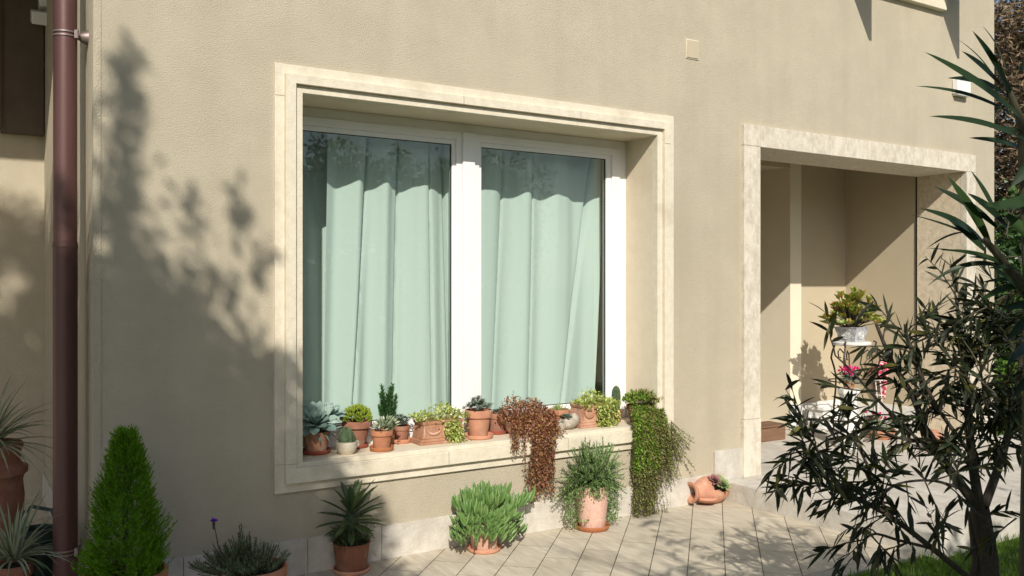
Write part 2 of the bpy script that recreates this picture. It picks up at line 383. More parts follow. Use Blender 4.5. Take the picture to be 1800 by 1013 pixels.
def pavemat():
    mt, nt, p = newmat('travertine_look_pavers'); N, L = nt.nodes, nt.links
    tc = N.new('ShaderNodeTexCoord'); mp = N.new('ShaderNodeMapping'); mp.inputs['Rotation'].default_value = (0, 0, R(-45)); mp.inputs['Location'].default_value = (.03, .07, 0)
    L.new(tc.outputs['Object'], mp.inputs[0])
    b = N.new('ShaderNodeTexBrick'); b.offset = .5
    b.inputs['Scale'].default_value = 1; b.inputs['Brick Width'].default_value = .40; b.inputs['Row Height'].default_value = .20
    b.inputs['Mortar Size'].default_value = .0028; b.inputs['Mortar Smooth'].default_value = .3
    b.inputs['Color1'].default_value = (.58, .525, .42, 1); b.inputs['Color2'].default_value = (.65, .59, .48, 1); b.inputs['Mortar'].default_value = (.27, .23, .17, 1)
    L.new(mp.outputs[0], b.inputs['Vector'])
    sx_ = N.new('ShaderNodeSeparateXYZ'); L.new(mp.outputs[0], sx_.inputs[0])
    pp = N.new('ShaderNodeMath'); pp.operation = 'PINGPONG'; pp.inputs[1].default_value = .10; L.new(sx_.outputs[1], pp.inputs[0])
    nj = N.new('ShaderNodeTexNoise'); nj.inputs['Scale'].default_value = 7; L.new(tc.outputs['Object'], nj.inputs['Vector'])
    jw = N.new('ShaderNodeMapRange'); jw.inputs[3].default_value = .0005; jw.inputs[4].default_value = .0045; L.new(nj.outputs['Fac'], jw.inputs[0])
    jl = N.new('ShaderNodeMath'); jl.operation = 'LESS_THAN'; L.new(pp.outputs[0], jl.inputs[0]); L.new(jw.outputs[0], jl.inputs[1])
    m2 = N.new('ShaderNodeMapping'); m2.inputs['Rotation'].default_value = (0, 0, R(-45)); m2.inputs['Scale'].default_value = (9, 1.6, 1)
    L.new(tc.outputs['Object'], m2.inputs[0])
    n = N.new('ShaderNodeTexNoise'); n.inputs['Scale'].default_value = 2.6; n.inputs['Detail'].default_value = 8; n.inputs['Roughness'].default_value = .7; n.inputs['Distortion'].default_value = .5
    L.new(m2.outputs[0], n.inputs['Vector'])
    r = N.new('ShaderNodeValToRGB'); r.color_ramp.elements[0].position = .3; r.color_ramp.elements[1].position = .7
    r.color_ramp.elements[0].color = (.66, .63, .58, 1); r.color_ramp.elements[1].color = (1.1, 1.1, 1.1, 1)
    L.new(n.outputs['Fac'], r.inputs[0])
    mx = N.new('ShaderNodeMix'); mx.data_type = 'RGBA'; mx.blend_type = 'MULTIPLY'; mx.inputs[0].default_value = .8
    L.new(b.outputs['Color'], mx.inputs[6]); L.new(r.outputs[0], mx.inputs[7]); mj = N.new('ShaderNodeMix'); mj.data_type = 'RGBA'; mj.inputs[7].default_value = (.13, .105, .07, 1)
    L.new(jl.outputs[0], mj.inputs[0]); L.new(mx.outputs[2], mj.inputs[6]); L.new(mj.outputs[2], p.inputs['Base Color'])
    p.inputs['Roughness'].default_value = .75; p.inputs['Specular IOR Level'].default_value = .3
    ad = N.new('ShaderNodeMath'); ad.operation = 'MULTIPLY_ADD'; ad.inputs[1].default_value = -1.5
    L.new(b.outputs['Fac'], ad.inputs[0]); L.new(n.outputs['Fac'], ad.inputs[2])
    bp = N.new('ShaderNodeBump'); bp.inputs['Strength'].default_value = .5; bp.inputs['Distance'].default_value = .006
    L.new(ad.outputs[0], bp.inputs['Height']); L.new(bp.outputs[0], p.inputs['Normal'])
    return mt
M['pave'] = pavemat(); streaks(M['pave'], .28, (1.5, 1.5, 1))

# ---------------------------------------------------------------- ground
g = MB(); g.quad(Vector((-300, -300, -.03)), Vector((300, -300, -.03)), Vector((300, 300, -.03)), Vector((-300, 300, -.03)))
struct(g.build('ground', M['earth'], smooth=False))
g = MB(); g.box(-7, 4.71, 3.17, 9, -.06, 0); struct(g.build('paving', M['pave'], smooth=False))
g = MB()
x = -7.0
while x < 12:
    w = .46; g.box(x, x + w - .004, 3.05, 3.165, -.05, .001); x += w
struct(g.build('paving_kerb', M['concrete'], smooth=False))
g = MB(); g.box(-7, 40, -8, 3.045, -.05, -.012); g.box(8.6, 40, 3.18, 30, -.05, -.012)
struct(g.build('lawn', M['lawn'], smooth=False))
# entrance step
SZ = .135
g = MB()
xs = [4.71 + .015, 5.6, 6.5, 7.4, 8.3, 8.9]
for a in range(len(xs) - 1):
    ys = [2.97 + .012, 3.42, 3.87, 4.32, 4.60]
    for b in range(len(ys) - 1): g.box(xs[a], xs[a + 1] - .003, ys[b], ys[b + 1] - .003, SZ - .03, SZ)
    g.box(xs[a], xs[a + 1] - .003, 2.97 + .012, 2.985 + .012, 0, SZ - .031)
yy = 2.97
for k in range(4): g.box(4.71, 4.7245, yy + .001, yy + .418, 0, SZ - .0005); yy += .4175
xx = 4.7255
for k in range(7): g.box(xx, xx + .596, 2.968, 2.981, -.02, SZ - .0005); xx += .6
g.box(4.74, 8.88, 3.0, 4.6, 0, SZ - .032)
g.box(5.0, 7.85, 4.603, 7.0, -.02, SZ - .002)
struct(g.build('entrance_step', M['trav_plinth'], smooth=False))

# ---------------------------------------------------------------- the house
house = thing('house', 'beige rendered house with stone framed window and recessed entrance', 'house', (0, 0, 0))
WY = 4.63
HX0, HX1, HT = .575, 8.29, 7.0
win = (1.50, 4.17, .50, 2.66)
door = (4.95, 7.86, 0, 2.66)
g = MB()
g.wall([HX0, HX1], [0, HT], [win, door, (6.28, 7.38, 4.10, 5.5)], WY)
g.quad(Vector((HX0, 7.3, 0)), Vector((HX0, WY, 0)), Vector((HX0, WY, HT)), Vector((HX0, 7.3, HT)))
g.quad(Vector((HX1, WY, 0)), Vector((HX1, 12, 0)), Vector((HX1, 12, HT)), Vector((HX1, WY, HT)))
g.quad(Vector((HX0, WY, HT)), Vector((HX1, WY, HT)), Vector((HX1, 12, HT)), Vector((HX0, 12, HT)))
g.quad(Vector((-6, 7.3, 0)), Vector((HX0, 7.3, 0)), Vector((HX0, 7.3, HT)), Vector((-6, 7.3, HT)))
g.build('wall', M['plaster'], house, smooth=False)
# corner bead: slightly proud strip at the left edge of the facade
g = MB(); g.box(HX0 - .004, HX0 + .03, WY - .004, WY + .05, .2, HT - .01); g.build('corner_bead', M['plaster'], house, smooth=False)
# overhanging porch roof at the left
g = MB(); g.box(-6, HX0 - .01, 5.25, 7.28, 4.18, 4.34); g.box(-6, -.05, 5.2, 5.26, 4.13, 4.36); g.build('porch_roof', M['dark'], house, smooth=False)
g = MB(); g.box(-6, .30, 7.20, 7.295, 2.66, 4.175); g.box(.30, .565, 7.22, 7.295, 2.63, 4.175); g.build('porch_shade_panel', surf('porch_shade_brown', (.10, .075, .055), (.13, .10, .07), scale=5, rough=.8), house, smooth=False)  # added panel; its dark brown stands in for deep shade under the roof
# upper window with stone sill and louvred shutters
g = MB(); g.box(6.22, 7.44, WY - .055, WY + .1, 3.975, 4.075); g.build('upper_sill', M['trav'], house, bevel=.004)
g = MB(); g.ring((6.28, 7.38, 4.10, 5.5), (6.36, 7.30, 4.18, 5.42), WY + .1, WY + .16); g.build('upper_window_frame', M['pvc'], house, smooth=False)
g = MB(); g.box(6.36, 7.30, WY + .12, WY + .13, 4.18, 5.42); g.build('upper_window_pane', M['room'], house, smooth=False)
for xs_, d_ in ((6.12, .64), (7.40, .61)):
    g = MB(); z0, z1 = 4.085, 5.5
    y1 = WY - .02; y0 = WY - d_
    X0, X1 = xs_ - .018, xs_ + .018
    g.box(X0, X1, y0, y0 + .07, z0, z1); g.box(X0, X1, y1 - .07, y1, z0, z1)
    g.box(X0, X1, y0 + .0705, y1 - .0705, z0, z0 + .10); g.box(X0, X1, y0 + .0705, y1 - .0705, z1 - .1, z1)
    z = z0 + .13
    while z < z1 - .12:
        g.obox(Vector((xs_, (y0 + y1) / 2, z)), Vector((.017, 0, .008)), Vector((0, (y1 - y0) / 2 - .071, 0)), Vector((-.0018, 0, .0035)))
        z += .043
    g.build('shutter', M['dark'], house, smooth=False)

# window surround
sr = MB()
O = (1.44, 4.245, .447, 2.72); A1 = (1.492, 4.193, .497, 2.668); A2 = (1.547, 4.138, .575, 2.618); OP = (1.59, 4.094, .60, 2.576)
sr.ring(O, A1, WY - .020, WY + .01)
sr.ring(A1, A2, WY - .046, WY + .01)
sr.ring(A2, OP, WY - .022, WY + .03)
o = sr.build('window_surround', M['trav'], house, smooth=False, bevel=.0025)
# fine joints between the surround slabs
for q in [(2.46, 2.4635, WY - .0478, WY - .045, .497, .5745), (2.56, 2.5635, WY - .0478, WY - .045, 2.6185, 2.6675),
          (3.32, 3.3235, WY - .0478, WY - .045, .497, .5745), (3.42, 3.4235, WY - .0478, WY - .045, 2.6185, 2.6675),
          (1.441, 1.4915, WY - .0217, WY - .019, .60, .603), (1.493, 1.5465, WY - .0478, WY - .045, .60, .603),
          (4.139, 4.1925, WY - .0478, WY - .045, 2.52, 2.523), (1.441, 1.4915, WY - .0217, WY - .019, 2.55, 2.553)]:
    g = MB(); g.box(*q); g.build('slab_joint', M['concrete'], o, smooth=False)
g = MB(); g.ring((1.495, 4.175, .495, 2.665), OP, WY + .03, 5.02); g.build('window_reveal', M['reveal'], house, smooth=False)
# the big window: fixed frame, two casements, panes
FYF = 4.945
wnd = MB(); wnd.ring(OP, (1.625, 4.03, .652, 2.518), FYF, FYF + .07)
wf = wnd.build('window_frame', M['pvc'], house, smooth=False, bevel=.004)
for (x0, x1, l, r_) in ((1.626, 2.742, .05, .062), (2.832, 4.029, .062, .112)):
    cz0, cz1 = .653, 2.517
    c = MB()
    c.ring((x0, x1, cz0, cz1), (x0 + l * .62, x1 - r_ * .62, cz0 + .05, cz1 - .048), FYF - .012, FYF + .05)
    c.ring((x0 + l * .62, x1 - r_ * .62, cz0 + .05, cz1 - .048), (x0 + l, x1 - r_, cz0 + .078, cz1 - .076), FYF + .002, FYF + .045)
    cs = c.build('casement', M['pvc'], wf, smooth=False, bevel=.003)
    sgl = MB(); sgl.ring((x0 + l, x1 - r_, cz0 + .078, cz1 - .076), (x0 + l + .004, x1 - r_ - .004, cz0 + .082, cz1 - .080), FYF + .016, FYF + .03)
    sgl.build('seal', M['rubber'], wf, smooth=False)
    gl = MB(); gl.wall([x0 + l + .004, x1 - r_ - .004], [cz0 + .082, cz1 - .080], [], FYF + .020); gl.build('pane', M['glass'], wf, smooth=False)
c = MB(); c.box(2.743, 2.831, FYF - .030, FYF + .05, .653, 2.517); c.build('mullion', M['pvc'], wf, smooth=False, bevel=.006)
# dark room behind
g = MB()
g.box(1.05, 4.9, 8.0, 8.05, 0, 3.1); g.box(1.0, 1.05, 5.03, 8.0, 0, 3.1); g.box(4.9, 4.95, 5.03, 8.0, 0, 3.1)
g.box(1.05, 4.9, 5.03, 8.0, -.04, .02); g.box(1.05, 4.9, 5.03, 8.0, 2.95, 3.0)
g.box(1.05, 1.494, 5.03, 5.06, .02, 2.95); g.box(4.176, 4.9, 5.03, 5.06, .02, 2.95); g.box(1.494, 4.176, 5.03, 5.06, .02, .5); g.box(1.494, 4.176, 5.03, 5.06, 2.66, 2.95)
g.build('room_wall', M['room'], house, smooth=False)
# plinth
g = MB(); jx = [.60, .98, 1.62, 2.05, 2.62, 3.02, 3.78, 4.22, 4.64]
for a in range(len(jx) - 1): g.box(jx[a] + .0015, jx[a + 1] - .0015, WY - .016, WY + .02, 0, .19)
g.box(4.642, 4.925, WY - .020, WY + .02, 0, .352)
g.build('plinth', M['trav_plinth'], house, smooth=False, bevel=.002)
g = MB(); g.box(7.945, 8.29, WY - .016, WY + .02, SZ, .40); g.build('plinth', M['trav_plinth'], house, smooth=False, bevel=.002)
g = MB(); g.box(HX0 - .014, HX0 + .01, WY + .02, 7.28, 0, .19); g.build('plinth', M['trav_plinth'], house, smooth=False, bevel=.002)
# door surround
DO = (4.93, 7.935, SZ, 2.735); DI = (5.10, 7.79, SZ, 2.578)
g = MB()
g.box(DO[0], DI[0], WY - .03, 5.09, SZ + .422, DI[3]); g.box(DO[0] - .012, DI[0], WY - .036, 5.09, SZ, SZ + .42)
g.box(DO[0], DI[0] + .0, WY - .03, 5.09, DI[3] + .002, DO[3]); 
g.box(DI[0] + .002, DO[1], WY - .03, 5.09, DI[3], DO[3])
g.box(DI[1], DO[1], WY - .03, WY + .03, SZ, DI[3] - .002)
g.build('door_surround', M['trav_door'], house, smooth=False, bevel=.003)
g = MB(); g.box(DI[1] + .0, DO[1], WY + .031, 5.09, SZ, DI[3] - .002); g.build('door_jamb', M['trav_sand'], house, smooth=False)
# entrance recess behind the surround
g = MB()
def qx(X, y0, y1, z0, z1, fl=False):
    q = [Vector((X, y1, z0)), Vector((X, y0, z0)), Vector((X, y0, z1)), Vector((X, y1, z1))]
    g.quad(*(q if not fl else q[::-1]))
g.box(7.815, 7.9, 5.10, 6.1, SZ, 2.95)                      # right side wall, set back behind the jamb
g.box(7.09, 7.815, 5.91, 6.1, SZ, 2.95)                     # back wall
g.box(4.5, 6.93, 5.875, 6.2, 2.69, 2.95)                    # lintel over the inner door
g.box(4.5, 6.93, 6.2, 7.1, 2.72, 2.95)
g.box(4.5, 6.93, 7.1, 7.2, SZ, 2.95)
g.box(4.5, 5.05, 5.10, 7.1, SZ, 2.95)
g.box(4.5, 7.9, 5.10, 7.2, 2.951, 3.05)
g.build('entrance_recess', M['plaster_in'], house, smooth=False)
g = MB(); g.box(6.93, 7.09, 5.875, 7.1, SZ, 2.95); g.build('pillar', surf('pale_render', (.76, .69, .54), (.80, .73, .58), scale=3, rough=.9, bump=.2, bscale=120, spec=.15), house, smooth=False)
g = MB(); g.box(7.802, 7.812, 5.0905, 5.115, SZ, 2.6); g.build('jamb_shadow_gap', M['rubber'], house, smooth=False)
g = MB(); g.box(7.10, 7.81, 5.895, 5.9095, SZ, .375); g.box(6.92, 7.088, 5.862, 5.8745, SZ, .375); g.box(7.80, 7.8145, 5.12, 5.89, SZ, .375)
g.build('recess_plinth', M['whitestone'], house, smooth=False)

# ---------------------------------------------------------------- curtains (hang inside the window)
def curtain(x0, x1, seedv, label, gather, creases, yc=5.115):
    rnd = random.Random(seedv); g = MB(); nx, nz = 150, 44
    zt, zb = 2.60, .55
    for j in range(nz + 1):
        t = j / nz; z = zt + (zb - zt) * t
        for i in range(nx + 1):
            s = i / nx
            xx = x0 + (x1 - x0) * s + gather(s, t)
            amp = .019 + .012 * (1 - s * .4)
            y = yc + amp * math.sin(s * 24 + .8 * math.sin(s * 9 + seedv) + t * 1.1 * math.sin(s * 5)) + .0035 * math.sin(s * 61 + seedv + t * 2) * (1 - t * .6)
            for (cs, ct, w, dpt) in creases:             # sharp folds running down the cloth
                pos = cs + ct * t; dd = (s - pos) / w
                y += dpt * math.exp(-dd * dd) * (1 if dd < 0 else .3)
            y += .012 * math.sin(t * 3 + s * 2)
            g.v.append(Vector((xx, y, z)))
    for j in range(nz):
        for i in range(nx):
            a = j * (nx + 1) + i; g.f.append((a, a + nx + 1, a + nx + 2, a + 1))
    o = g.build('curtain', M['cloth'], sharp=80); tag(o, label, 'curtain', 'curtains behind the window')
    return o
curtain(1.925, 2.80, 3, 'pale green curtain behind the left window pane, hanging straight', lambda s, t: -.03 * t * (1 - s), [(.33, -.14, .018, .05), (.56, -.05, .014, .04), (.78, .02, .012, .03), (.92, .05, .02, .05)])
curtain(2.815, 3.985, 8, 'pale green curtain behind the right window pane, swept aside at the bottom right', lambda s, t: -.12 * s * max(0, t - .35) ** 1.2, [(.08, -.06, .012, .05), (.33, -.1, .012, .03), (.52, -.02, .012, .03), (.98, -.75 * .35, .014, .045)])

curtain(1.10, 2.12, 5, 'second pale curtain in shade at the left end of the window, behind the lit one', lambda s, t: 0, [(.5, .1, .02, .02)], 5.42)

# ---------------------------------------------------------------- things fixed to the walls
PX, PY = .474, 4.85
pipe = thing('downpipe', 'tall brown metal downpipe strapped to the left corner of the house', 'drainpipe', (PX, PY, 0))
g = MB(); g.tube([(0, 0, z) for z in (0, 1.76)], .0555, 28); g.build('lower_pipe', M['pipe'], pipe)
g = MB(); g.tube([(0, 0, z) for z in (1.73, 6.6)], .0535, 28); g.build('upper_pipe', M['pipe'], pipe)
g = MB(); g.tube([(0, 0, 1.728), (0, 0, 1.738), (0, 0, 1.748)], [.0565, .058, .0565], 28); g.build('joint_ring', M['pipe'], pipe)
for bz in (2.775, .245):
    g = MB()
    for dz in (-.013, .006): g.tube([(0, 0, bz + dz), (0, 0, bz + dz + .007)], [.0585, .0585], 28)
    g.tube([(.05, -.03, bz), (.07, -.012, bz), (.10, 0, bz)], .006, 8)
    g.obox(Vector((.045, -.045, bz)), Vector((.007, -.004, 0)), Vector((.004, .009, 0)), Vector((0, 0, .02)))
    br = g.build('pipe_clamp', M['zinc'], pipe)
    g = MB(); g.tube([(.055, 0, bz), (.072, 0, bz), (.086, 0, bz), (.103, 0, bz)], [.012, .026, .032, .040], 20); g.build('wall_cone', M['zinc'], br)
# grey-white box high on the rear wall
p0 = on_wall(52, 50, 7.3); p1 = on_wall(130, -10, 7.3)
bx = thing('wall_box', 'small grey metal box with angled lower lid high on the shaded wall', 'box', (p0.x, 7.3, p0.z))
wdt = p1.x - p0.x; hgt = .27
g = MB(); g.box(.05, wdt, -.20, -.002, .12, .34); g.build('case', M['white'], bx, bevel=.006)
g = MB(); g.obox(Vector((wdt / 2, -.13, .055)), Vector((wdt / 2, 0, 0)), Vector((0, .085, .03)), Vector((0, -.014, .042))); g.build('lid', M['white'], bx, bevel=.006)
for k in (.15, .22):
    g = MB(); g.blob((k, -.202, .20), .008, .004, .012); g.build('screw', M['rubber'], bx)
# junction cover
p0 = on_wall(1206, 101); p1 = on_wall(1226, 73)
jb = thing('junction_cover', 'small square plaster coloured cover plate on the upper wall', 'cover plate', (p0.x, WY, p0.z))
g = MB(); w_ = p1.x - p0.x; h_ = .125
g.box(0, w_, -.012, -.001, 0, h_); g.build('plate', M['plaster_in'], jb, bevel=.003)
g = MB(); g.ring((-.006, w_ + .006, -.006, h_ + .006), (.0, w_, 0, h_), -.006, -.001); g.build('rim', M['trav'], jb, smooth=False)
# white box on the upper right
p0 = on_wall(1673, 166); p1 = on_wall(1706, 140)
ab = thing('alarm_box', 'white plastic box on the wall above the entrance', 'alarm box', (p0.x, WY, p0.z))
g = MB(); g.box(0, .20, -.062, -.002, .0, .135); g.build('case', M['white'], ab, bevel=.008)
g = MB(); g.box(.01, .19, -.055, -.004, -.012, -.001); g.build('base', M['greymetal'], ab)

# ---------------------------------------------------------------- pots
def pot_profile(rt, rb, h, rim=True, th=None):
    th = th or rt * .09
    if rim:
        return [(0, 0), (rb, 0), (rb + (rt - rb) * .70, h * .70), (rt * .985, h * .71), (rt * 1.06, h * .735), (rt * 1.07, h * .97), (rt * 1.04, h), (rt * 1.06 - th, h), (rt * 1.02 - th, h * .75), (rb - th * .5, h * .15)]
    return [(0, 0), (rb, 0), (rb + (rt - rb) * .9, h * .93), (rt, h * .94), (rt * 1.02, h * .99), (rt - th * .3, h), (rt - th, h * .99), (rt - th, h * .9), (rb - th * .5, h * .15)]
def potted(name, label, cat, X, Y, z, rt, rb, h, potm='tc', saucer=True, rim=True, group=None, sm='saucer', sr=None, rz=None):
    t = thing(name, label, cat, (X, Y, z), random.uniform(0, 6) if rz is None else rz, group)
    dz = 0
    if saucer:
        q = sr or rb * 1.32
        g = MB(); g.lathe([(0, 0), (q * .9, 0), (q, .006), (q * 1.06, .020), (q * 1.06, .026), (q * .98, .024), (q * .9, .009), (0, .008)], 32); g.build('saucer', M[sm], t); dz = .009
    g = MB(); g.lathe(pot_profile(rt, rb, h, rim), 36, (0, 0, dz), wob=.012); g.build('pot', M[potm], t)
    g = MB(); g.disc(rt * .93, h * .90 + dz); g.build('soil', M['soil'], t)
    return t, h * .90 + dz
SILL = .60
def sill_spot(px, py, rmax, z=SILL):
    v = on_level(px, py, z)
    Y = min(v.y + rmax, 4.93 - rmax * 1.15); Y = max(Y, 4.66 + rmax * .6)
    a, b = ray(px); X = a / b * Y
    return X, Y, FX * X + FY * Y
G1 = 'potted plants along the window sill'

# rosette helper
def rosette(g, c, n, L, Wd, tilt0=80, tilt1=15, thick=True, bend=-.3):
    for k in range(n):
        f = k / (n - 1); a = k * 2.39996; el = R(tilt1 + (tilt0 - tilt1) * (1 - f))
        d = Vector((math.cos(a) * math.cos(el), math.sin(a) * math.cos(el), math.sin(el)))
        l = L * (.45 + .55 * f)
        g.leaf(Vector(c) + d * L * .06, d, l, Wd * (.5 + .5 * f), bend=bend * f, up=Vector((0, 0, 1)), segs=5, prof=lambda t: (.35 + .65 * math.sin(math.pi * min(1, t ** .8) * .62)) * (1 if t < .75 else max(0.05, (1 - t) / .25) ** .6), fold=.35)

# a: blue-grey echeveria, left end of the sill
X, Y, t = sill_spot(556, 801, .062)
e, top = potted('potted_succulent', 'big blue grey rosette succulent in smooth clay pot at the left end of the sill', 'potted plant', X, Y, SILL, .078, .058, .118, 'tc_pale', group=G1, rim=False, sm='tc_red', rz=0)
g = MB(); rosette(g, (0, 0, 0), 34, .150, .062, 80, 5, bend=-.15)
g.xform(Matrix.Translation((-.01, -.02, top + .055)) @ Matrix.Rotation(R(34), 4, 'X') @ Matrix.Rotation(R(-14), 4, 'Y'))
h_ = MB(); rosette(h_, (0, 0, 0), 24, .11, .044, 80, 5); h_.xform(Matrix.Translation((.085, .02, top + .085)) @ Matrix.Rotation(R(25), 4, 'X') @ Matrix.Rotation(R(15), 4, 'Y'))
for q_ in (h_,):
    b_ = len(g.v); g.v += q_.v; g.f += [tuple(i_ + b_ for i_ in f_) for f_ in q_.f]; rosette(g, (.05, -.075, top + .02), 14, .075, .03, 70, 5)
for k in range(16):
    a = random.uniform(0, 6.28); g.leaf(Vector((.07 * math.cos(a), .07 * math.sin(a), top)), Vector((math.cos(a), math.sin(a), -.3)), .06, .016, bend=.8)
g.build('rosette', M['echeveria'], e)
g = MB(); g.tube([(0, 0, top - .02), (.0, 0, top + .06)], .012); g.tube([(0, 0, top), (.085, .06, top + .06)], .009); g.build('stem', M['twig'], e)
# b: cactus in a cream jug
X, Y, t = sill_spot(609, 801, .045)
e = thing('potted_cactus', 'low mounded cactus in a small cream clay jug beside the blue rosette', 'potted plant', (X, Y, SILL), .3, G1)
g = MB(); g.lathe([(0, 0), (.035, 0), (.052, .018), (.062, .045), (.060, .062), (.054, .068), (.056, .072), (.050, .072), (.048, .062), (.03, .01)], 28)
g.tube([(.054, 0, .064), (.082, 0, .060), (.086, 0, .04), (.066, 0, .028)], [.008, .007, .007, .008], 8)
g.build('pot', M['cream_clay'], e)
g = MB(); g.disc(.05, .062); g.build('soil', M['soil'], e)
g = MB(); g.blob((-.004, 0, .085), .045, .042, .062, 18, 12, .05, 9); g.blob((.032, -.01, .078), .024, .024, .03, 12, 8, .06, 7); g.blob((-.03, -.012, .075), .02, .02, .026, 12, 8, .06, 7); g.build('stem', M['cactus'], e)
# c: yellow-green jade
X, Y, t = sill_spot(627, 788, .05)
e, top = potted('potted_succulent', 'yellow green bushy succulent in a brown clay pot with rim, behind the cream jug', 'potted plant', X, Y, SILL, .082, .050, .150, 'tc_dark', group=G1, sm='tc_red')
g = MB()
for k in range(330):
    d = rdir(); d.z = abs(d.z) * .9
    p = Vector((d.x * .078, d.y * .078, top + .012 + d.z * .085)) * 1
    g.fat(p, d + Vector((0, 0, .7)) + rv(.3), random.uniform(.018, .030), .0055, n=5)
g.build('foliage', M['jade'], e)
g = MB()
for k in range(24):
    a = random.uniform(0, 6.28); r_ = random.uniform(.0, .06); g.tube([(0, 0, top - .02), (r_ * math.cos(a), r_ * math.sin(a), top + .06)], .003, 5)
g.build('stem', M['twig'], e)
# d: upright conifer-like sprigs behind
X, Y, t = sill_spot(680, 777, .045)
e, top = potted('potted_shrub', 'tall narrow bright green shrub standing behind the small succulents on the sill', 'potted plant', X, 4.865, SILL, .048, .036, .09, 'tc_dark', group=G1, saucer=False, rz=R(-32))
g = MB(); st = MB()
for (bx_, by_, hh) in ((-.035, .0, .27), (.03, .005, .275), (.0, -.015, .22), (-.02, .012, .20), (.05, -.01, .17), (.012, .015, .25), (-.05, -.01, .15), (.05, .01, .21), (-.045, .012, .22), (.02, -.02, .26)):
    st.tube([(bx_ * .3, by_ * .3, top - .02), (bx_ * .8, by_, top + hh * .5), (bx_, by_, top + hh)], [.004, .003, .0015], 5)
    nn = int(hh * 620)
    for k in range(nn):
        f = k / nn; a = k * 2.4; p = Vector((bx_ * (.3 + .7 * f), by_ * (.3 + .7 * f), top + hh * f))
        d = Vector((math.cos(a), math.sin(a), .55)) + rv(.3)
        g.leaf(p, d, .034 * (1.15 - f * .5), .009, bend=-.4, segs=3)
g.build('foliage', M['boxtree'], e); st.build('stem', M['twig'], e)
# e: small tan pot with silver succulent
X, Y, t = sill_spot(671, 795, .045)
e, top = potted('potted_succulent', 'silver edged trailing succulent in a small orange clay pot with saucer', 'potted plant', X, Y, SILL, .060, .046, .110, 'tc', group=G1, sr=.066, rz=0)
g = MB()
for k in range(150):
    d = rdir(); d.z = abs(d.z)
    p = Vector((d.x * .055, d.y * .045, top + .004 + d.z * .045)); 
    if k % 2: p.x += .035; p.z += .02
    g.leaf(p, d + Vector((.3, 0, .3)), random.uniform(.02, .034), .013, bend=.3, segs=3)
g.build('foliage', M['silver'], e)
# f: grey succulent behind
X, Y, t = sill_spot(704, 780, .045)
e, top = potted('potted_succulent', 'grey green leafy succulent in a dark pot and orange saucer, behind the small orange pot', 'potted plant', X, Y, SILL, .052, .043, .095, 'tc_dark', group=G1, sr=.062)
g = MB()
for k in range(40):
    a = random.uniform(0, 6.28); r_ = random.uniform(0, .05); rosette(g, (r_ * math.cos(a), r_ * math.sin(a), top + random.uniform(.01, .075) * (1 - r_ * 8)), 8, .026, .010, 70, 5)
g.build('foliage', M['bluesucc'], e)

# ornate rectangular planters
def planter(X, Y, wx, wy, h, label, potm, fol, spill, scale=1):
    e = thing('ornate_planter', label, 'planter', (X, Y, SILL), 0, 'rectangular clay planters on the sill')
    g = MB()
    def tap(z0, z1, a0, a1, b0, b1):
        i = len(g.v)
        for (z, a, b) in ((z0, a0, b0), (z1, a1, b1)):
            g.v += [Vector((-a, -b, z)), Vector((a, -b, z)), Vector((a, b, z)), Vector((-a, b, z))]
        g.f += [(i, i + 3, i + 2, i + 1), (i + 4, i + 5, i + 6, i + 7)] + [(i + k, i + (k + 1) % 4, i + 4 + (k + 1) % 4, i + 4 + k) for k in range(4)]
    a, b = wx / 2, wy / 2
    tap(0, .016, a * 1.06, a * 1.08, b * 1.08, b * 1.1); tap(.0165, .032, a * 1.02, a * .98, b * 1.02, b * .98)
    tap(.0325, h - .02, a * .95, a * .86, b * .95, b * .86); tap(h - .0195, h, a * .90, a * .93, b * .90, b * .93)
    po = g.build('pot', M[potm], e, smooth=False, bevel=.003)
    g = MB()                                        # swag relief on the front
    for cx in (-a * .45, a * .45):
        pts = [(cx + math.cos(w) * a * .32, -b * .935 - .003, h * .72 + math.sin(w) * h * .28) for w in [math.pi + k * math.pi / 8 for k in range(9)]]
        g.tube(pts, [.003, .004, .006, .007, .008, .007, .006, .004, .003], 6)
        for w in (0, 1, 2, 3, 4): g.blob((cx + (w - 2) * .009, -b * .94, h * .44 + abs(w - 2) * .004), .006, .005, .007, 8, 6)
    for cx in (-a * .86, 0, a * .86): g.tube([(cx, -b * .93, h * .78), (cx, -b * .945, h * .5), (cx, -b * .955, h * .3)], [.005, .006, .002], 6)
    g.build('relief', M[potm], po)
    g = MB(); g.quad(Vector((-a * .84, -b * .84, h - .008)), Vector((a * .84, -b * .84, h - .008)), Vector((a * .84, b * .84, h - .008)), Vector((-a * .84, b * .84, h - .008))); g.build('soil', M['soil'], e, smooth=False)
    g = MB(); fol(g, a, b, h); g.build('foliage', M['variegated'], e)
    return e
def fol_f(g, a, b, h):
    for k in range(700):
        d = rdir(); d.z = abs(d.z)
        u = random.uniform(-1, 1)
        hh = .05 + .05 * math.exp(-((u - .15) / .35) ** 2)
        p = Vector((u * a * 1.15, random.uniform(-1.2, .9) * b, h + random.uniform(-.02, 1) * hh * (1 - .3 * u * u)))
        g.leaf(p, d + Vector((0, -.4, .5)), random.uniform(.015, .026), .011, bend=.6, segs=3)
    for k in range(420):                            # spill over the front
        f = random.random(); u = random.gauss(.35, .20)
        p = Vector((u * a + f * .02, -b * 1.05 - random.uniform(0, .035), h * 1.05 - f * (h * 1.1 )))
        g.leaf(p, rdir() + Vector((0, -.8, -.3)), random.uniform(.016, .026), .011, bend=.6, segs=3)
v0 = on_level(764, 786, SILL)
planter(2.50, 4.79, .30, .15, .135, 'ornate red clay planter with lime variegated leaves spilling over, left of the window middle', 'tc_pale', fol_f, 0)

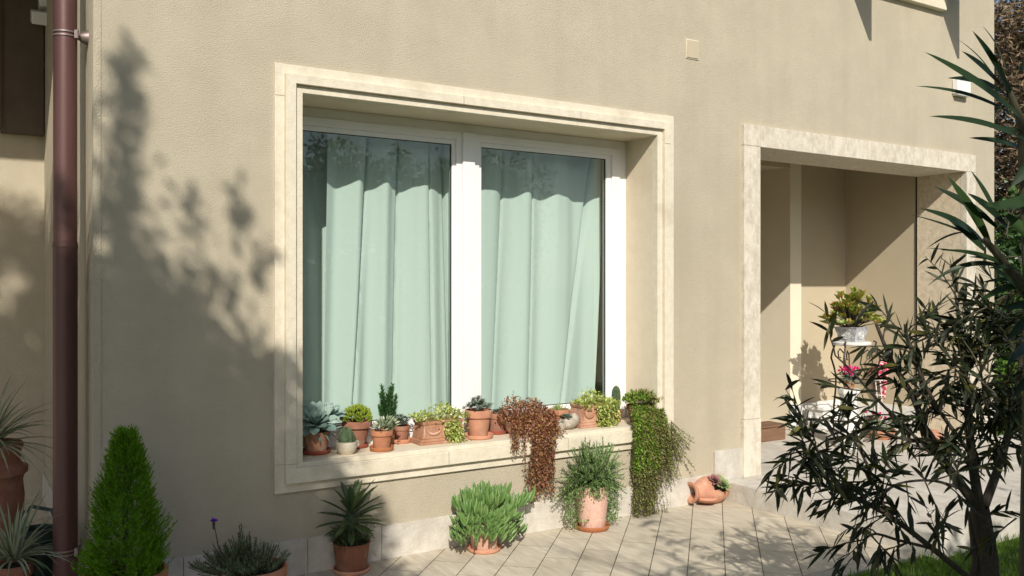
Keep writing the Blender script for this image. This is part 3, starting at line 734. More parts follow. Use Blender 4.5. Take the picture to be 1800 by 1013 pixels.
# g: tall pot with dusty blue succulent
X, Y, t = sill_spot(841, 773, .05)
e, top = potted('potted_succulent', 'dusty blue succulent in a tall orange clay pot with saucer below the window middle bar', 'potted plant', X, Y, SILL, .080, .057, .168, 'tc', group=G1, sr=.088)
g = MB()
for k in range(46):
    a = random.uniform(0, 6.28); r_ = random.uniform(0, .095); rosette(g, (r_ * math.cos(a), r_ * math.sin(a), top + random.uniform(.02, .085) * (1 - r_ * 6.5) + .01), 9, .036, .011, 75, 5)
g.build('foliage', M['bluesucc'], e)
# h: pot behind it
X, Y, t = sill_spot(873, 765, .05)
e, top = potted('potted_succulent', 'small weathered clay pot half hidden between the tall pot and the bronze trailing plant', 'potted plant', X, Y, SILL, .058, .048, .125, 'tc_dark', group=G1, sm='tc_red')
g = MB()
for k in range(16):
    a = random.uniform(0, 6.28); r_ = random.uniform(0, .04); rosette(g, (r_ * math.cos(a), r_ * math.sin(a), top + random.uniform(.0, .03)), 8, .032, .010, 75, 5)
g.build('foliage', M['bluesucc'], e)
# i: bronze trailing sedum in a clay bowl
X, Y, t = sill_spot(925, 768, .10)
Y = 4.78; X = ray(918)[0] / ray(918)[1] * Y
e = thing('trailing_plant', 'bronze red trailing plant in a low clay bowl, hanging far over the sill', 'potted plant', (X, Y, SILL), 0, G1)
g = MB(); g.lathe([(0, 0), (.085, 0), (.115, .03), (.125, .065), (.135, .07), (.135, .085), (.12, .085), (.11, .06), (.05, .01)], 32); g.build('pot', M['tc_pale'], e)
g = MB(); g.disc(.118, .075); g.build('soil', M['soil'], e)
g = MB()
TR = dict(n=0)
def small_leaves(g, p, n, L, spread, dd=Vector((0, 0, 0))):
    for _ in range(n): g.leaf(p + rv(spread), rdir() + dd, L * random.uniform(.7, 1.3), L * .62, bend=.3, segs=2, fold=.3)
for k in range(1500):                                # mound
    u = random.uniform(-1, 1); w = random.uniform(-1, 1)
    if u * u + w * w > 1: continue
    hgt = .125 + .085 * math.exp(-((u + .45) / .3) ** 2) + .05 * math.exp(-((u - .4) / .4) ** 2)
    p = Vector((u * .19 + .0, w * .115 - .02, .06 + hgt * random.uniform(.2, 1) * math.sqrt(max(0, 1 - .6 * (u * u + w * w)))))
    small_leaves(g, p, 2, .017, .008)
for k in range(1100):                                # over the bowl and sill edge
    u = random.uniform(-.85, .95); f = random.random()
    if f > .6 and abs(u - .25) > .5 and random.random() < .7: continue
    p = Vector((u * .19, -.10 - .12 * f, .14 - f * .13 + random.uniform(-.01, .02)))
    small_leaves(g, p, 3, .017, .012)
stems = MB()
for k in range(95):                                  # hanging strands
    u = random.gauss(.0, .40); x0 = .05 + u * .10
    ln = .40 * (1 - .35 * abs(u)) * random.uniform(.45, 1.0)
    if random.random() < .15: x0 = random.uniform(-.17, -.05); ln = random.uniform(.02, .07)
    pts = [Vector((x0, -.13, .06)), Vector((x0 - .045, -.215 - random.uniform(0, .02), -.005))]
    dx = random.uniform(-.02, .015)
    nst = max(2, int(ln / .02))
    for j in range(nst): pts.append(pts[-1] + Vector((dx * .25 + random.uniform(-.005, .005) , random.uniform(-.003, .003), -ln / nst)))
    stems.tube(pts, .0014, 4)
    for a_i in range(5): small_leaves(g, pts[0].lerp(pts[1], a_i / 5), 3, .015, .010)
    for p in pts[1:]: small_leaves(g, p, 4, .016, .012)
g.build('foliage', M['sedum'], e); stems.build('stem', M['twig'], e)
# j: small pot with pale spiky plant
X, Y, t = sill_spot(974, 752, .05)
e, top = potted('potted_succulent', 'pale spiky little plant in an orange clay pot right of the bronze trailing plant', 'potted plant', X, 4.82, SILL, .066, .046, .125, 'tc', group=G1, saucer=False)
g = MB()
for k in range(90):
    d = rdir(); d.z = abs(d.z) + .3; a = random.uniform(0, 6.28); r_ = random.uniform(0, .045)
    g.leaf(Vector((r_ * math.cos(a), r_ * math.sin(a), top)), d, random.uniform(.035, .065), .007, bend=-.1, segs=3)
g.build('foliage', M['aloe'], e)
# k: stone with small rosette
v = on_level(1001, 757, SILL)
e = thing('planted_stone', 'hollowed pale stone holding a small round grey succulent', 'stone planter', (v.x, v.y + .04, SILL), .2, G1)
g = MB(); g.blob((-.055, 0, .035), .042, .036, .040, 12, 8, .10); g.blob((.03, 0, .038), .072, .045, .042, 14, 9, .08); g.blob((.078, .0, .055), .038, .034, .046, 12, 8, .08); g.build('stone', M['stone'], e, sharp=60)
g = MB(); rosette(g, (.0, -.005, .078), 30, .052, .022, 80, 0); rosette(g, (-.062, -.02, .055), 18, .026, .011, 80, 0); g.build('rosette', M['bluesucc'], e)
# l: second ornate planter
def fol_l(g, a, b, h):
    for k in range(950):
        d = rdir(); d.z = abs(d.z); u = random.uniform(-1, 1)
        hh = .035 + .075 * math.exp(-((u + .25) / .42) ** 2)
        p = Vector((u * a * 1.15 + .03, random.uniform(-1.35, .8) * b, h - .02 + random.uniform(-.1, 1) * hh))
        g.leaf(p, d + Vector((0, -.4, .4)), random.uniform(.018, .030), .013, bend=.5, segs=3)
    for k in range(600):
        f = random.random(); u = random.uniform(-.2, 1.1)
        if f > .6 and random.random() < .5: u = random.gauss(.25, .2)
        p = Vector((u * a + .012, -b * 1.05 - random.uniform(0, .05), h * 1.0 - f * (h * .95)))
        g.leaf(p, rdir() + Vector((0, -.8, 0)), random.uniform(.018, .028), .013, bend=.5, segs=3)
planter(3.655, 4.79, .27, .15, .150, 'ornate clay planter with thick lime variegated leaves at the right window frame', 'tc_pale', fol_l, 0)
# m: columnar cactus
X, Y, t = sill_spot(1083, 748, .04); X = ray(1083)[0] / ray(1083)[1] * 4.82
e, top = potted('potted_cactus', 'short upright columnar cactus in a dark red pot near the right sill end', 'potted plant', X, 4.82, SILL, .038, .032, .085, 'tc_red', group=G1, saucer=False)
g = MB()
g.v = []; prof = [(.0, top - .02), (.022, top), (.028, top + .05), (.029, top + .10), (.026, top + .14), (.016, top + .165), (.001, top + .175)]
g.lathe(prof, 24)
for i_, v_ in enumerate(g.v):
    a = math.atan2(v_.y, v_.x); k_ = 1 + .10 * math.cos(12 * a); v_.x *= k_; v_.y *= k_
g.build('stem', M['cactus'], e)
g = MB()
for k in range(260):
    a = round(random.uniform(0, 12)) / 12 * 6.283; z = top + random.uniform(.01, .165); r_ = .030 if z < top + .14 else .02
    g.leaf(Vector((r_ * math.cos(a), r_ * math.sin(a), z)), Vector((math.cos(a), math.sin(a), 0)) + rv(.5), .010, .0012, segs=2)
g.build('spines', M['spine'], e)
X2, Y2, t = sill_spot(1089, 752, .03)
e, top = potted('potted_succulent', 'tiny pale rosette in a very small pot under the columnar cactus', 'potted plant', X2 + .01, 4.74, SILL, .030, .024, .035, 'cream_clay', group=G1, saucer=False, rim=False)
g = MB(); rosette(g, (0, 0, top), 18, .028, .012, 80, 5); g.build('rosette', M['semper_p'], e)
# n: long green trailing plant at the right end
Y = 4.73; X = ray(1122)[0] / ray(1128)[1] * Y
e, top = potted('trailing_plant', 'green and reddish trailing plant falling from the right end of the sill to the ground', 'potted plant', X, Y, SILL, .085, .065, .12, 'tc_dark', group=G1, saucer=False, rz=0)
g = MB(); gg = MB(); stems = MB()
for k in range(1000):
    u = random.uniform(-1, 1); w = random.uniform(-1, 1)
    if u * u + w * w > 1: continue
    p = Vector((u * .17 + .02, w * .10 - .03, top - .02 + .09 * math.sqrt(1 - .75 * (u * u + w * w)) * random.uniform(.4, 1)))
    p.z += .045
    small_leaves(gg if u < -.25 and random.random() < .75 else g, p, 3, .019, .010)
for k in range(185):
    u = random.uniform(-1, 1); x0 = u * .14
    if u < .35: ln = random.uniform(.25, .74); spread = random.uniform(-.05, .09)
    else: ln = random.uniform(.12, .42); spread = random.uniform(.0, .13)
    pts = [Vector((x0 * .8, -.06, top - .01)), Vector((x0 - .03, -.13, top * .62)), Vector((x0 - .055, -.175 - random.uniform(0, .025), -.02))]
    nst = int(ln / .02) + 1
    for j in range(nst): pts.append(pts[-1] + Vector((spread / nst + random.uniform(-.006, .006), random.uniform(-.004, .005), -ln / nst)))
    stems.tube(pts, .0012, 4)
    grn = random.random() < (.5 if u < 0 else .15)
    for a_i in range(14):
        q = pts[0].lerp(pts[1], a_i / 7) if a_i < 7 else pts[1].lerp(pts[2], a_i / 7 - 1)
        small_leaves(gg if grn else g, q + Vector((0, 0, .02 * (1 - a_i / 14))), 4, .017, .014)
    for j, p in enumerate(pts[1:]):
        dens = 5 if u < .35 else (3 if j < 6 else 2)
        if j > 14 and random.random() < .35: continue
        small_leaves(gg if (grn and j < 16 and u < .2) else g, p, dens if j < 18 else 3, .015 * random.uniform(.7, 1.25), .013)
for k in range(26):                                  # long loose wisps to the right
    x0 = random.uniform(.03, .12); dx = random.uniform(.05, .26); ln = random.uniform(.12, .42)
    pts = [Vector((x0, -.08, top - .03)), Vector((x0 + .03, -.13, top - .07))]
    for j in range(9): pts.append(pts[-1] + Vector((dx / 9 + random.uniform(-.006, .006), random.uniform(-.012, .004), -ln / 9 * (1.3 - j * .06))))
    stems.tube(pts, .0011, 4)
    for a_i in range(len(pts) - 1):
        for b_i in range(3): small_leaves(g, pts[a_i].lerp(pts[a_i + 1], b_i / 3), 2, .014, .008)
g.build('foliage', M['trail'], e); gg.build('green_foliage', M['trail_green'], e); stems.build('stem', M['twig'], e)

# ---------------------------------------------------------------- plants on the ground
def ground_spot(px, py, r):
    v = on_level(px, py, 0); a, b = ray(px)
    h = Vector((a, b, 0)).normalized() * r
    return v.x + h.x, v.y + h.y
# finger succulent
X, Y = ground_spot(851, 975, .085)
e, top = potted('potted_succulent', 'large finger leaved green succulent overflowing a clay pot on the paving', 'potted plant', X, Y, 0, .092, .072, .20, 'tc_pale', group='pots standing on the paving', sr=.095, rz=0)
g = MB(); st = MB()
for k in range(80):
    a = random.uniform(0, 6.28); el = random.uniform(.0, 1.45); rad = random.uniform(.10, .235)
    d = Vector((math.cos(a) * math.cos(el), math.sin(a) * math.cos(el) * .8, math.sin(el)))
    if d.y > .35 and random.random() < .6: continue
    rad *= 1 + .18 * math.sin(a * 3 + 1) + .10 * math.sin(a * 7)
    if random.random() < .12: rad *= 1.2
    end = Vector((0, 0, top)) + Vector((d.x * rad * 1.15, d.y * rad * .85, d.z * rad * .62 + .0))
    st.tube([(d.x * .03, d.y * .03, top - .02), Vector((0, 0, top)).lerp(end, .6) + Vector((0, 0, .01)), end], [.007, .006, .004], 6)
    for j in range(9):
        b_ = j * 2.4 + k; f = j / 9
        dd = Vector((math.cos(b_) * .8, math.sin(b_) * .8, .8 + f)) + d * .7
        g.fat(Vector((0, 0, top)).lerp(end, .62 + f * .38), dd, random.uniform(.062, .10), .0100, .45, 6)
for k in range(64):                                  # stems flopping down around the pot
    a = random.uniform(3.0, 6.5)
    if 5.0 < a < 5.5 and random.random() < .75: continue
    if a > 5.6 and k % 3 == 0: a = random.uniform(5.7, 6.2)
    ln = random.uniform(.02, .17) if a < 4.9 else random.uniform(.04, .19)
    p = Vector((math.cos(a) * .10, math.sin(a) * .10, top + .03)); q = p + Vector((math.cos(a) * (.02 + (.17 if a > 5.6 else .10) * random.random()), math.sin(a) * .03, -ln))
    st.tube([p, p.lerp(q, .5) + Vector((math.cos(a) * .02, math.sin(a) * .02, 0)), q], .005, 6)
    for j in range(9):
        b_ = j * 2.4; g.fat(p.lerp(q, .2 + j / 11), Vector((math.cos(b_) * .6 + math.cos(a) * .7, math.sin(b_) * .6 + math.sin(a) * .6, .55)), random.uniform(.045, .075), .0078, .6, 6)
g.build('foliage', M['senecio'], e); st.build('stem', M['twig'], e)
# rosemary-like bush in pink pot
X, Y = ground_spot(1041, 936, .085)
e = thing('potted_shrub', 'green rosemary like bush in a tall pale pink clay pot and orange saucer', 'potted plant', (X, Y, 0), 0, 'pots standing on the paving')
g = MB(); q = .105; g.lathe([(0, 0), (q * .9, 0), (q, .008), (q * 1.08, .026), (q * 1.08, .034), (q * .98, .030), (q * .9, .011), (0, .01)], 36); g.build('saucer', M['saucer'], e)
g = MB(); H = .275; g.lathe([(0, .011), (.080, .011), (.086, .05), (.096, .14), (.101, .22), (.100, H - .02), (.104, H), (.096, H + .008), (.086, H), (.07, .05)], 40, wob=.01); g.build('pot', M['tc_pink'], e)
g = MB(); g.disc(.09, H - .015); g.build('soil', M['soil'], e)
g = MB(); st = MB()
for k in range(330):
    a = random.uniform(0, 6.28); el = random.uniform(-.15, 1.5)
    rad = random.uniform(.12, .25) if el < .9 else random.uniform(.14, .31)
    d = Vector((math.cos(a) * math.cos(el) * 1.25, math.sin(a) * math.cos(el) * .75, math.sin(el)))
    if d.y > .1 : d.y *= .5
    p0 = Vector((math.cos(a) * .06, math.sin(a) * .06, H)); end = Vector((0, 0, H + .0)) + d * rad
    if el < .1 and abs(math.sin(a)) < .7: end.z -= random.uniform(0, .10)
    mid = p0.lerp(end, .5) + Vector((0, 0, .03))
    st.tube([p0, mid, end], [.003, .0022, .001], 4)
    nl = 34
    for j in range(nl):
        f = .12 + .88 * j / nl; p = p0.lerp(mid, f * 2) if f < .5 else mid.lerp(end, f * 2 - 1)
        dr = (end - mid).normalized() + Vector((0, 0, .25))
        g.leaf(p, dr + rdir() * .8, random.uniform(.018, .030), .0060, segs=2)
for k in range(420):                                 # wispy growth hanging round the pot
    a = random.choice([random.uniform(2.5, 3.6), random.uniform(5.6, 6.9), random.uniform(5.7, 7.2), random.uniform(2.6, 6.9)]); z = H - random.uniform(0, .24) * (1 if a < 3.9 or a > 5.3 else .25)
    p = Vector((math.cos(a) * random.uniform(.10, .20), math.sin(a) * .12, z)); small_leaves(g, p, 3, .016, .014)
g.build('foliage', M['rosemary'], e); st.build('stem', M['twig'], e)
# pachypodium
X, Y = ground_spot(618, 1013, .08)
e, top = potted('potted_palm', 'spiky strap leaved desert plant with thorny stem in a brown clay pot', 'potted plant', X, Y, 0, .100, .080, .155, 'tc_dark', group='pots standing on the paving', sr=.094, rim=False)
g = MB(); g.tube([(0, 0, top - .02), (.01, 0, top + .06), (.015, 0, top + .13), (.018, 0, top + .19)], [.034, .040, .038, .026], 14); g.build('stem', M['cactus'], e)
g = MB()
for k in range(1300):
    a = random.uniform(0, 6.28); z = top + random.uniform(.0, .20); g.leaf(Vector((.03 * math.cos(a) + .01, .03 * math.sin(a), z)), Vector((math.cos(a), math.sin(a), .2)) + rv(.5), random.uniform(.014, .028), .0022, segs=2)
g.build('spines', M['spine'], e)
g = MB()
for k in range(36):
    a = k * 2.4; el = R(-18 + 84 * (k / 35) ** 1.0)
    if abs((a % 6.283) - 4.0) < .55 and el < .9: continue
    d = Vector((math.cos(a) * math.cos(el), math.sin(a) * math.cos(el), math.sin(el)))
    g.leaf(Vector((.015, 0, top + .10 + .08 * k / 35)) + d * .02, d, random.uniform(.15, .215) if el > -.1 else .14, .038, bend=.22, up=Vector((0, 0, 1)), segs=5, prof=lambda t: (.30 + .7 * math.sin(math.pi * (t * .8 + .12))) if t < .9 else .35, fold=.45)
for k in range(900):                                 # low tangle of offset shoots
    a = random.uniform(0, 6.28); r_ = random.uniform(.0, .105); p = Vector((r_ * math.cos(a), r_ * math.sin(a), top + random.uniform(0, .085)))
    g.leaf(p, Vector((math.cos(a), math.sin(a), .6)) + rv(.6), random.uniform(.02, .05), .007, bend=.3, segs=2)
g.build('foliage', M['pachy'], e)
# lavender / carnation bush with one violet flower
a_, b_ = ray(408); Yl = 4.26; X = a_ / b_ * Yl
e, top = potted('potted_shrub', 'grey green bushy plant with one violet flower in a wide clay pot', 'potted plant', X + .10, Yl, 0, .150, .105, .20, 'tc', saucer=False, group='pots standing on the paving', rz=0)
g = MB(); st = MB()
for k in range(230):
    a = random.uniform(0, 6.28); r_ = random.uniform(0, .26); hh = (.19 - r_ * .45) * random.uniform(.5, 1.05) + (.05 if r_ < .2 and random.random() < .1 else 0)
    ex = Vector((r_ * math.cos(a) - .07, r_ * math.sin(a) * .6 - .01, top + hh))
    p0 = Vector((ex.x * .35, ex.y * .5, top - .01)); mid = p0.lerp(ex, .6) + Vector((ex.x * .08, 0, 0))
    st.tube([p0, mid, ex], .0018, 4)
    for j in range(26):
        f = .3 + .7 * j / 26; p = p0.lerp(mid, f / .6) if f < .6 else mid.lerp(ex, (f - .6) / .4)
        g.leaf(p, Vector((0, 0, .9)) + rdir(), random.uniform(.018, .032), .0035, segs=2)
for k in range(5):                                   # side runners at the left
    p = Vector((-.28 - .03 * k, -.02, top - .02))
    for j in range(16): g.leaf(p + rv(.035), rdir() + Vector((0, 0, .5)), .03, .0035, segs=2)
fl = Vector((-.185, 0, top + .26))
st.tube([(-.12, 0, top), (-.165, 0, top + .15), fl], [.0028, .0025, .002], 5)
st.tube([fl - Vector((0, 0, .035)), fl - Vector((0, 0, .012)), fl], [.004, .007, .006], 8)
g.build('foliage', M['lavender'], e); st.build('stem', M['twig'], e)
g = MB()
for k in range(46):
    d = rdir(); d.z = abs(d.z) * .5; g.leaf(fl + Vector((0, 0, .002)), d, random.uniform(.016, .026), .013, bend=-.2, segs=2)
g.build('flower', M['purple'], e)
# thuja
a_, b_ = ray(221); Yt = 4.25; X = a_ / b_ * Yt
e, top = potted('potted_conifer', 'lime green cone shaped conifer in a clay pot right of the downpipe', 'potted conifer', X, Yt, 0, .165, .115, .28, 'tc', saucer=False, group=None, rz=0)
g = MB(); st = MB(); st.tube([(0, 0, top - .02), (0, 0, top + .58)], [.018, .004], 8)
TH = .62
for k in range(2700):
    f = random.random() ** 1.25; a = random.uniform(0, 6.28)
    rmax = .162 * (1 - f) ** .66 * (1 + .12 * math.sin(a * 5 + f * 9) + .12 * math.sin(a * 3 - f * 14) + .07 * math.sin(a * 9 + f * 31)) + .008
    if f < .10: rmax *= .86 + 1.3 * f
    r_ = rmax * random.uniform(.55, 1.0) * (1.14 if random.random() < .06 else 1)
    p = Vector((r_ * math.cos(a), r_ * math.sin(a), top + f * TH)) 
    d = Vector((math.cos(a), math.sin(a), 1.1 + f))
    d = (d.normalized() + rv(.25)).normalized(); L_ = random.uniform(.03, .055)
    sd = ortho(d)[0]
    tip = p + d * L_
    for j in range(7):                                # flat feathery spray
        q = p.lerp(tip, j / 7); s_ = 1 if j % 2 else -1
        g.dia(q, d + sd * s_ * .75 + rv(.35), L_ * .5, .0055)
    g.dia(tip, d, L_ * .4, .005)
g.build('foliage', M['thuja'], e); st.build('trunk', M['bark'], e)
# spider plants at the far left
def spider(e, top, n, L, rx=1.0, W_=.016):
    g = MB()
    for k in range(n):
        a = random.uniform(0, 6.28); el = random.uniform(.25, 1.45)
        d = Vector((math.cos(a) * math.cos(el) * rx, math.sin(a) * math.cos(el), math.sin(el)))
        g.leaf(Vector((.03 * math.cos(a), .03 * math.sin(a), top)), d, L * random.uniform(.6, 1.15), W_, bend=1.5 * random.uniform(.5, 1.1), up=Vector((0, 0, 1)), segs=8, prof=lambda t: min(1, .4 + t * 3) * (1 - t ** 2.2), fold=.5)
    return g.build('foliage', M['spider'], e)
e = thing('potted_spider_plant', 'striped spider plant in a large brown clay jar with a thick rim', 'potted plant', (.245, 5.66, 0), .4, 'striped spider plants')
e.location.x = .165
g = MB(); g.lathe([(q_ * .86, z_) for q_, z_ in [(0, 0), (.13, 0), (.17, .08), (.205, .25), (.215, .38), (.205, .47), (.215, .50), (.235, .515), (.235, .545), (.205, .555), (.19, .57), (.195, .63), (.21, .66), (.20, .68), (.18, .66), (.17, .5)]], 40); g.build('pot', M['tc_dark'], e)
g = MB(); g.disc(.155, .65); g.build('soil', M['soil'], e); spider(e, .66, 130, .42, 1, .020)
e, top = potted('potted_spider_plant', 'smaller striped spider plant low beside the watering can', 'potted plant', .255, 4.93, 0, .085, .06, .20, 'tc_dark', saucer=False, group='striped spider plants'); spider(e, .22, 110, .32, 1, .015)
wc = thing('watering_can', 'dark green watering can behind the foot of the downpipe', 'watering can', (.375, 5.12, 0), 2.6)
g = MB(); g.lathe([(0, .002), (.105, .002), (.108, .02), (.10, .22), (.092, .29), (.085, .31), (.07, .312), (.065, .30), (.08, .1)], 30); g.build('body', M['greencan'], wc)
g = MB(); g.tube([(.085, 0, .28), (.10, 0, .36), (.03, 0, .42), (-.07, 0, .40), (-.11, 0, .30), (-.105, 0, .18)], .010, 10); g.build('handle', M['greencan'], wc)
g = MB(); g.tube([(.10, 0, .07), (.18, 0, .20), (.235, 0, .31)], [.018, .014, .011], 12); sp = g.build('spout', M['greencan'], wc)
g = MB(); g.tube([(.228, 0, .295), (.25, 0, .345), (.256, 0, .357)], [.012, .042, .040], 18); g.build('rose', M['blue'], sp)

# amphora lying on its side with rosettes
vA = on_level(1252, 890, 0); 
ax = Vector((math.cos(R(3)), math.sin(R(3)), 0))
e = thing('amphora_planter', 'orange clay amphora lying on its side, planted with purple and green rosettes', 'planter', (vA.x + .02, vA.y + .075, 0), R(-3))
g = MB()
prof = [(.0, .175), (.035, .172), (.065, .15), (.088, .10), (.094, .05), (.090, -.01), (.075, -.06), (.052, -.09), (.045, -.11), (.052, -.128), (.068, -.142), (.070, -.150), (.060, -.148), (.042, -.125), (.036, -.10), (.05, -.07)]
g.lathe(prof, 32)
# cut a planting hole in the side by dropping faces that face up and to the front
Mrot = Matrix.Rotation(R(90), 4, 'Y')
g.xform(Mrot)                                          # axis along +x, mouth toward -x
hole_c = Vector((.055, -.065, .055)); keep = []
for f in g.f:
    c = sum((g.v[i] for i in f), Vector()) / len(f)
    if (c - hole_c).length < .062: continue
    keep.append(f)
g.f = keep; g.xform(Matrix.Translation((0, 0, .095)))
bd = g.build('jar', M['tc'], e)
sol = bd.modifiers.new('solid', 'SOLIDIFY'); sol.thickness = .006; sol.offset = -1
for sy in (-1, 1):
    g = MB(); pts = []
    for k in range(9):
        w = k / 8; pts.append(Vector((-.105 + .13 * w, sy * (.05 + .045 * math.sin(math.pi * w) + .028 * w), .095 + (-.042 if sy < 0 else .045) - .0 * w)))
    g.tube(pts, [.012] * 9, 10); g.build('handle', M['tc'], e)
g = MB(); g.blob((.055, -.028, .122), .060, .052, .042); g.build('soil', M['soil'], e)
def tilted(c, n, L, W_, mat, nm):
    g = MB(); rosette(g, (0, 0, 0), n, L, W_, 82, 0); g.xform(Matrix.Translation(c) @ Matrix.Rotation(R(42), 4, 'X')); g.build(nm, mat, e)
tilted((.022, -.060, .168), 36, .060, .026, M['semper_p'], 'purple_rosette')
tilted((.080, -.040, .172), 26, .045, .020, M['aloe'], 'pale_rosette')
tilted((.066, -.092, .140), 40, .064, .026, M['semper_g'], 'green_rosette')

# ---------------------------------------------------------------- entrance objects
# flower stand
sx, sy = at_depth(1497, 600, 8.0).xy
e = thing('plant_stand', 'curly wrought iron plant stand with round white top in the entrance', 'plant stand', (sx, sy, SZ), 0)
g = MB(); g.lathe([(0, .872), (.155, .872), (.168, .880), (.170, .898), (.160, .905), (0, .905)], 32); g.build('top', M['whitestone'], e)
for k in range(3):
    a = k * 2.094 + R(200 + 2); g = MB(); P = []
    for (r_, z) in ((.19, .91), (.215, .90), (.205, .86), (.235, .80), (.25, .74), (.215, .66), (.19, .58), (.195, .45), (.215, .30), (.225, .16), (.215, .08), (.17, .03), (.10, .012)): P.append(Vector((r_ * math.cos(a), r_ * math.sin(a), z)))
    g.tube(P, .0085, 8)
    P = [Vector((r_ * math.cos(a), r_ * math.sin(a), z)) for (r_, z) in ((.19, .58), (.12, .62), (.075, .70), (.09, .79), (.14, .83), (.165, .80), (.155, .75), (.13, .75))]
    g.tube(P, .006, 6); g.build('leg', M['iron'], e)
g = MB(); g.tube([(.197 * math.cos(w), .197 * math.sin(w), .55) for w in [k * 6.2832 / 28 for k in range(29)]], .006, 6, cap=False); g.build('hoop', M['iron'], e)
# pot on the stand
e = thing('potted_shrub', 'bushy red and yellow green shrub in a grey patterned pot on the iron stand', 'potted plant', (sx, sy, SZ + .906), .1)
g = MB(); n = 4; 
def sqpot(g, prof):
    for (z0, a0), (z1, a1) in zip(prof, prof[1:]):
        i = len(g.v)
        for (z, a) in ((z0, a0), (z1, a1)): g.v += [Vector((-a, -a, z)), Vector((a, -a, z)), Vector((a, a, z)), Vector((-a, a, z))]
        g.f += [(i + k, i + (k + 1) % 4, i + 4 + (k + 1) % 4, i + 4 + k) for k in range(4)]
    i = len(g.v); a = prof[0][1]; z = prof[0][0]; g.v += [Vector((-a, -a, z)), Vector((a, -a, z)), Vector((a, a, z)), Vector((-a, a, z))]; g.f.append((i + 3, i + 2, i + 1, i))
sqpot(g, [(0, .080), (.014, .083), (.015, .076), (.10, .100), (.115, .104), (.13, .112), (.132, .105), (.12, .095)])
pot = g.build('pot', M['greypot'], e, smooth=False)
for (cx, cy, nx, ny) in ((0, -.091, 1, 0), (-.091, 0, 0, 1)):
    g = MB()
    for rr in (.034, .022, .010):
        g.tube([(cx + nx * rr * math.cos(w) * 1.2, cy + ny * rr * math.cos(w) * 1.2 - (.003 if nx else 0), .062 + rr * math.sin(w)) if nx else (cx - .003, rr * math.cos(w) * 1.2, .062 + rr * math.sin(w)) for w in [k * 6.2832 / 16 for k in range(17)]], .0035, 5, cap=False)
    g.build('relief', M['whitestone'], pot)
g = MB(); g.quad(Vector((-.09, -.09, .115)), Vector((.09, -.09, .115)), Vector((.09, .09, .115)), Vector((-.09, .09, .115))); g.build('soil', M['soil'], e, smooth=False)
g = MB(); st = MB()
for k in range(105):
    a = random.uniform(0, 6.28); el = random.uniform(.0, 1.5); rad = random.uniform(.12, .27)
    d = Vector((math.cos(a) * math.cos(el) * 1.1, math.sin(a) * math.cos(el), math.sin(el)))
    end = Vector((0, 0, .15)) + Vector((d.x * rad, d.y * rad, d.z * rad * 1.2))
    st.tube([(d.x * .02, d.y * .02, .11), Vector((0, 0, .13)).lerp(end, .5), end], [.005, .004, .003], 5)
    for j in range(13):
        b_ = j * 2.4 + k
        g.leaf(end - d * .01 * (j % 3), Vector((math.cos(b_), math.sin(b_), .5)) * .9 + d * .6, random.uniform(.042, .066), .025, bend=-.1, segs=3, prof=lambda t: math.sin(math.pi * (t * .8 + .1) ** 1.4) + .1)
g.build('foliage', M['euph'], e); st.build('stem', M['twig'], e)
# white stone plinth block
v = on_level(1453, 757, SZ)
e = thing('stone_plinth', 'white carved stone block standing in the entrance left of the iron stand', 'plinth', (v.x, min(v.y + .09, 5.72), SZ), .1)
g = MB(); g.box(-.11, .11, -.10, .10, 0, .04); g.box(-.095, .095, -.086, .086, .0405, .20); g.box(-.115, .115, -.105, .105, .2005, .235); g.build('block', M['whitestone'], e, bevel=.006)
g = MB()
for k in range(5): g.blob((-.07 + .035 * k, -.09, .12 + .02 * (k % 2)), .018, .008, .03, 8, 6)
for k in range(4): g.blob((-.098, -.06 + .04 * k, .12), .008, .017, .03, 8, 6)
g.lathe([(.10, .236), (.09, .25), (.055, .262), (.03, .28), (0, .283)], 20); g.build('carving', M['whitestone'], e)
# magenta flowers in a clay pot on a white pedestal
v = at_depth(1492, 745, 7.75)
px_, py_ = v.x, v.y
e = thing('pedestal', 'tapered white stone pedestal under the magenta flowers', 'pedestal', (px_, py_, SZ), .2)
g = MB(); g.lathe([(q_, z_ * 1.37) for q_, z_ in [(0, 0), (.115, 0), (.115, .03), (.095, .05), (.085, .09), (.078, .20), (.072, .30), (.085, .33), (.10, .345), (.10, .37), (0, .372)]], 8); g.build('column', M['whitestone'], e, sharp=20)
def flower_pot(px_, py_, z, label, rt, h, potm, leafm, petal, nf, fr, hh, saucer=False):
    e, top = potted('potted_flowers', label, 'potted flowers', px_, py_, z, rt, rt * .75, h, potm, saucer=saucer)
    g = MB(); st = MB(); fl = MB()
    for k in range(110):
        a = random.uniform(0, 6.28); el = random.uniform(-.2, 1.3); d = Vector((math.cos(a) * math.cos(el), math.sin(a) * math.cos(el), math.sin(el)))
        g.leaf(Vector((0, 0, top)) + d * random.uniform(.02, fr * .9), d + rv(.5), random.uniform(.03, .05), .024, bend=.6, segs=3)
    for k in range(nf):
        a = random.uniform(0, 6.28); r_ = random.uniform(0, fr); p = Vector((r_ * math.cos(a), r_ * math.sin(a), top + hh + random.uniform(-.03, .03)))
        st.tube([(0, 0, top), (p.x * .6, p.y * .6, top + hh * .6), p], .0016, 4)
        for j in range(9): fl.leaf(p, rdir() + Vector((0, 0, .6)), random.uniform(.02, .034), .020, bend=-.2, segs=2)
    g.build('foliage', leafm, e); st.build('stem', M['twig'], e); fl.build('flower', petal, e); return e
flower_pot(px_, py_, SZ + .510, 'magenta flowers in a pale clay pot on the white pedestal', .055, .075, 'tc_pale', M['bluesucc'], M['magenta'], 30, .09, .085)
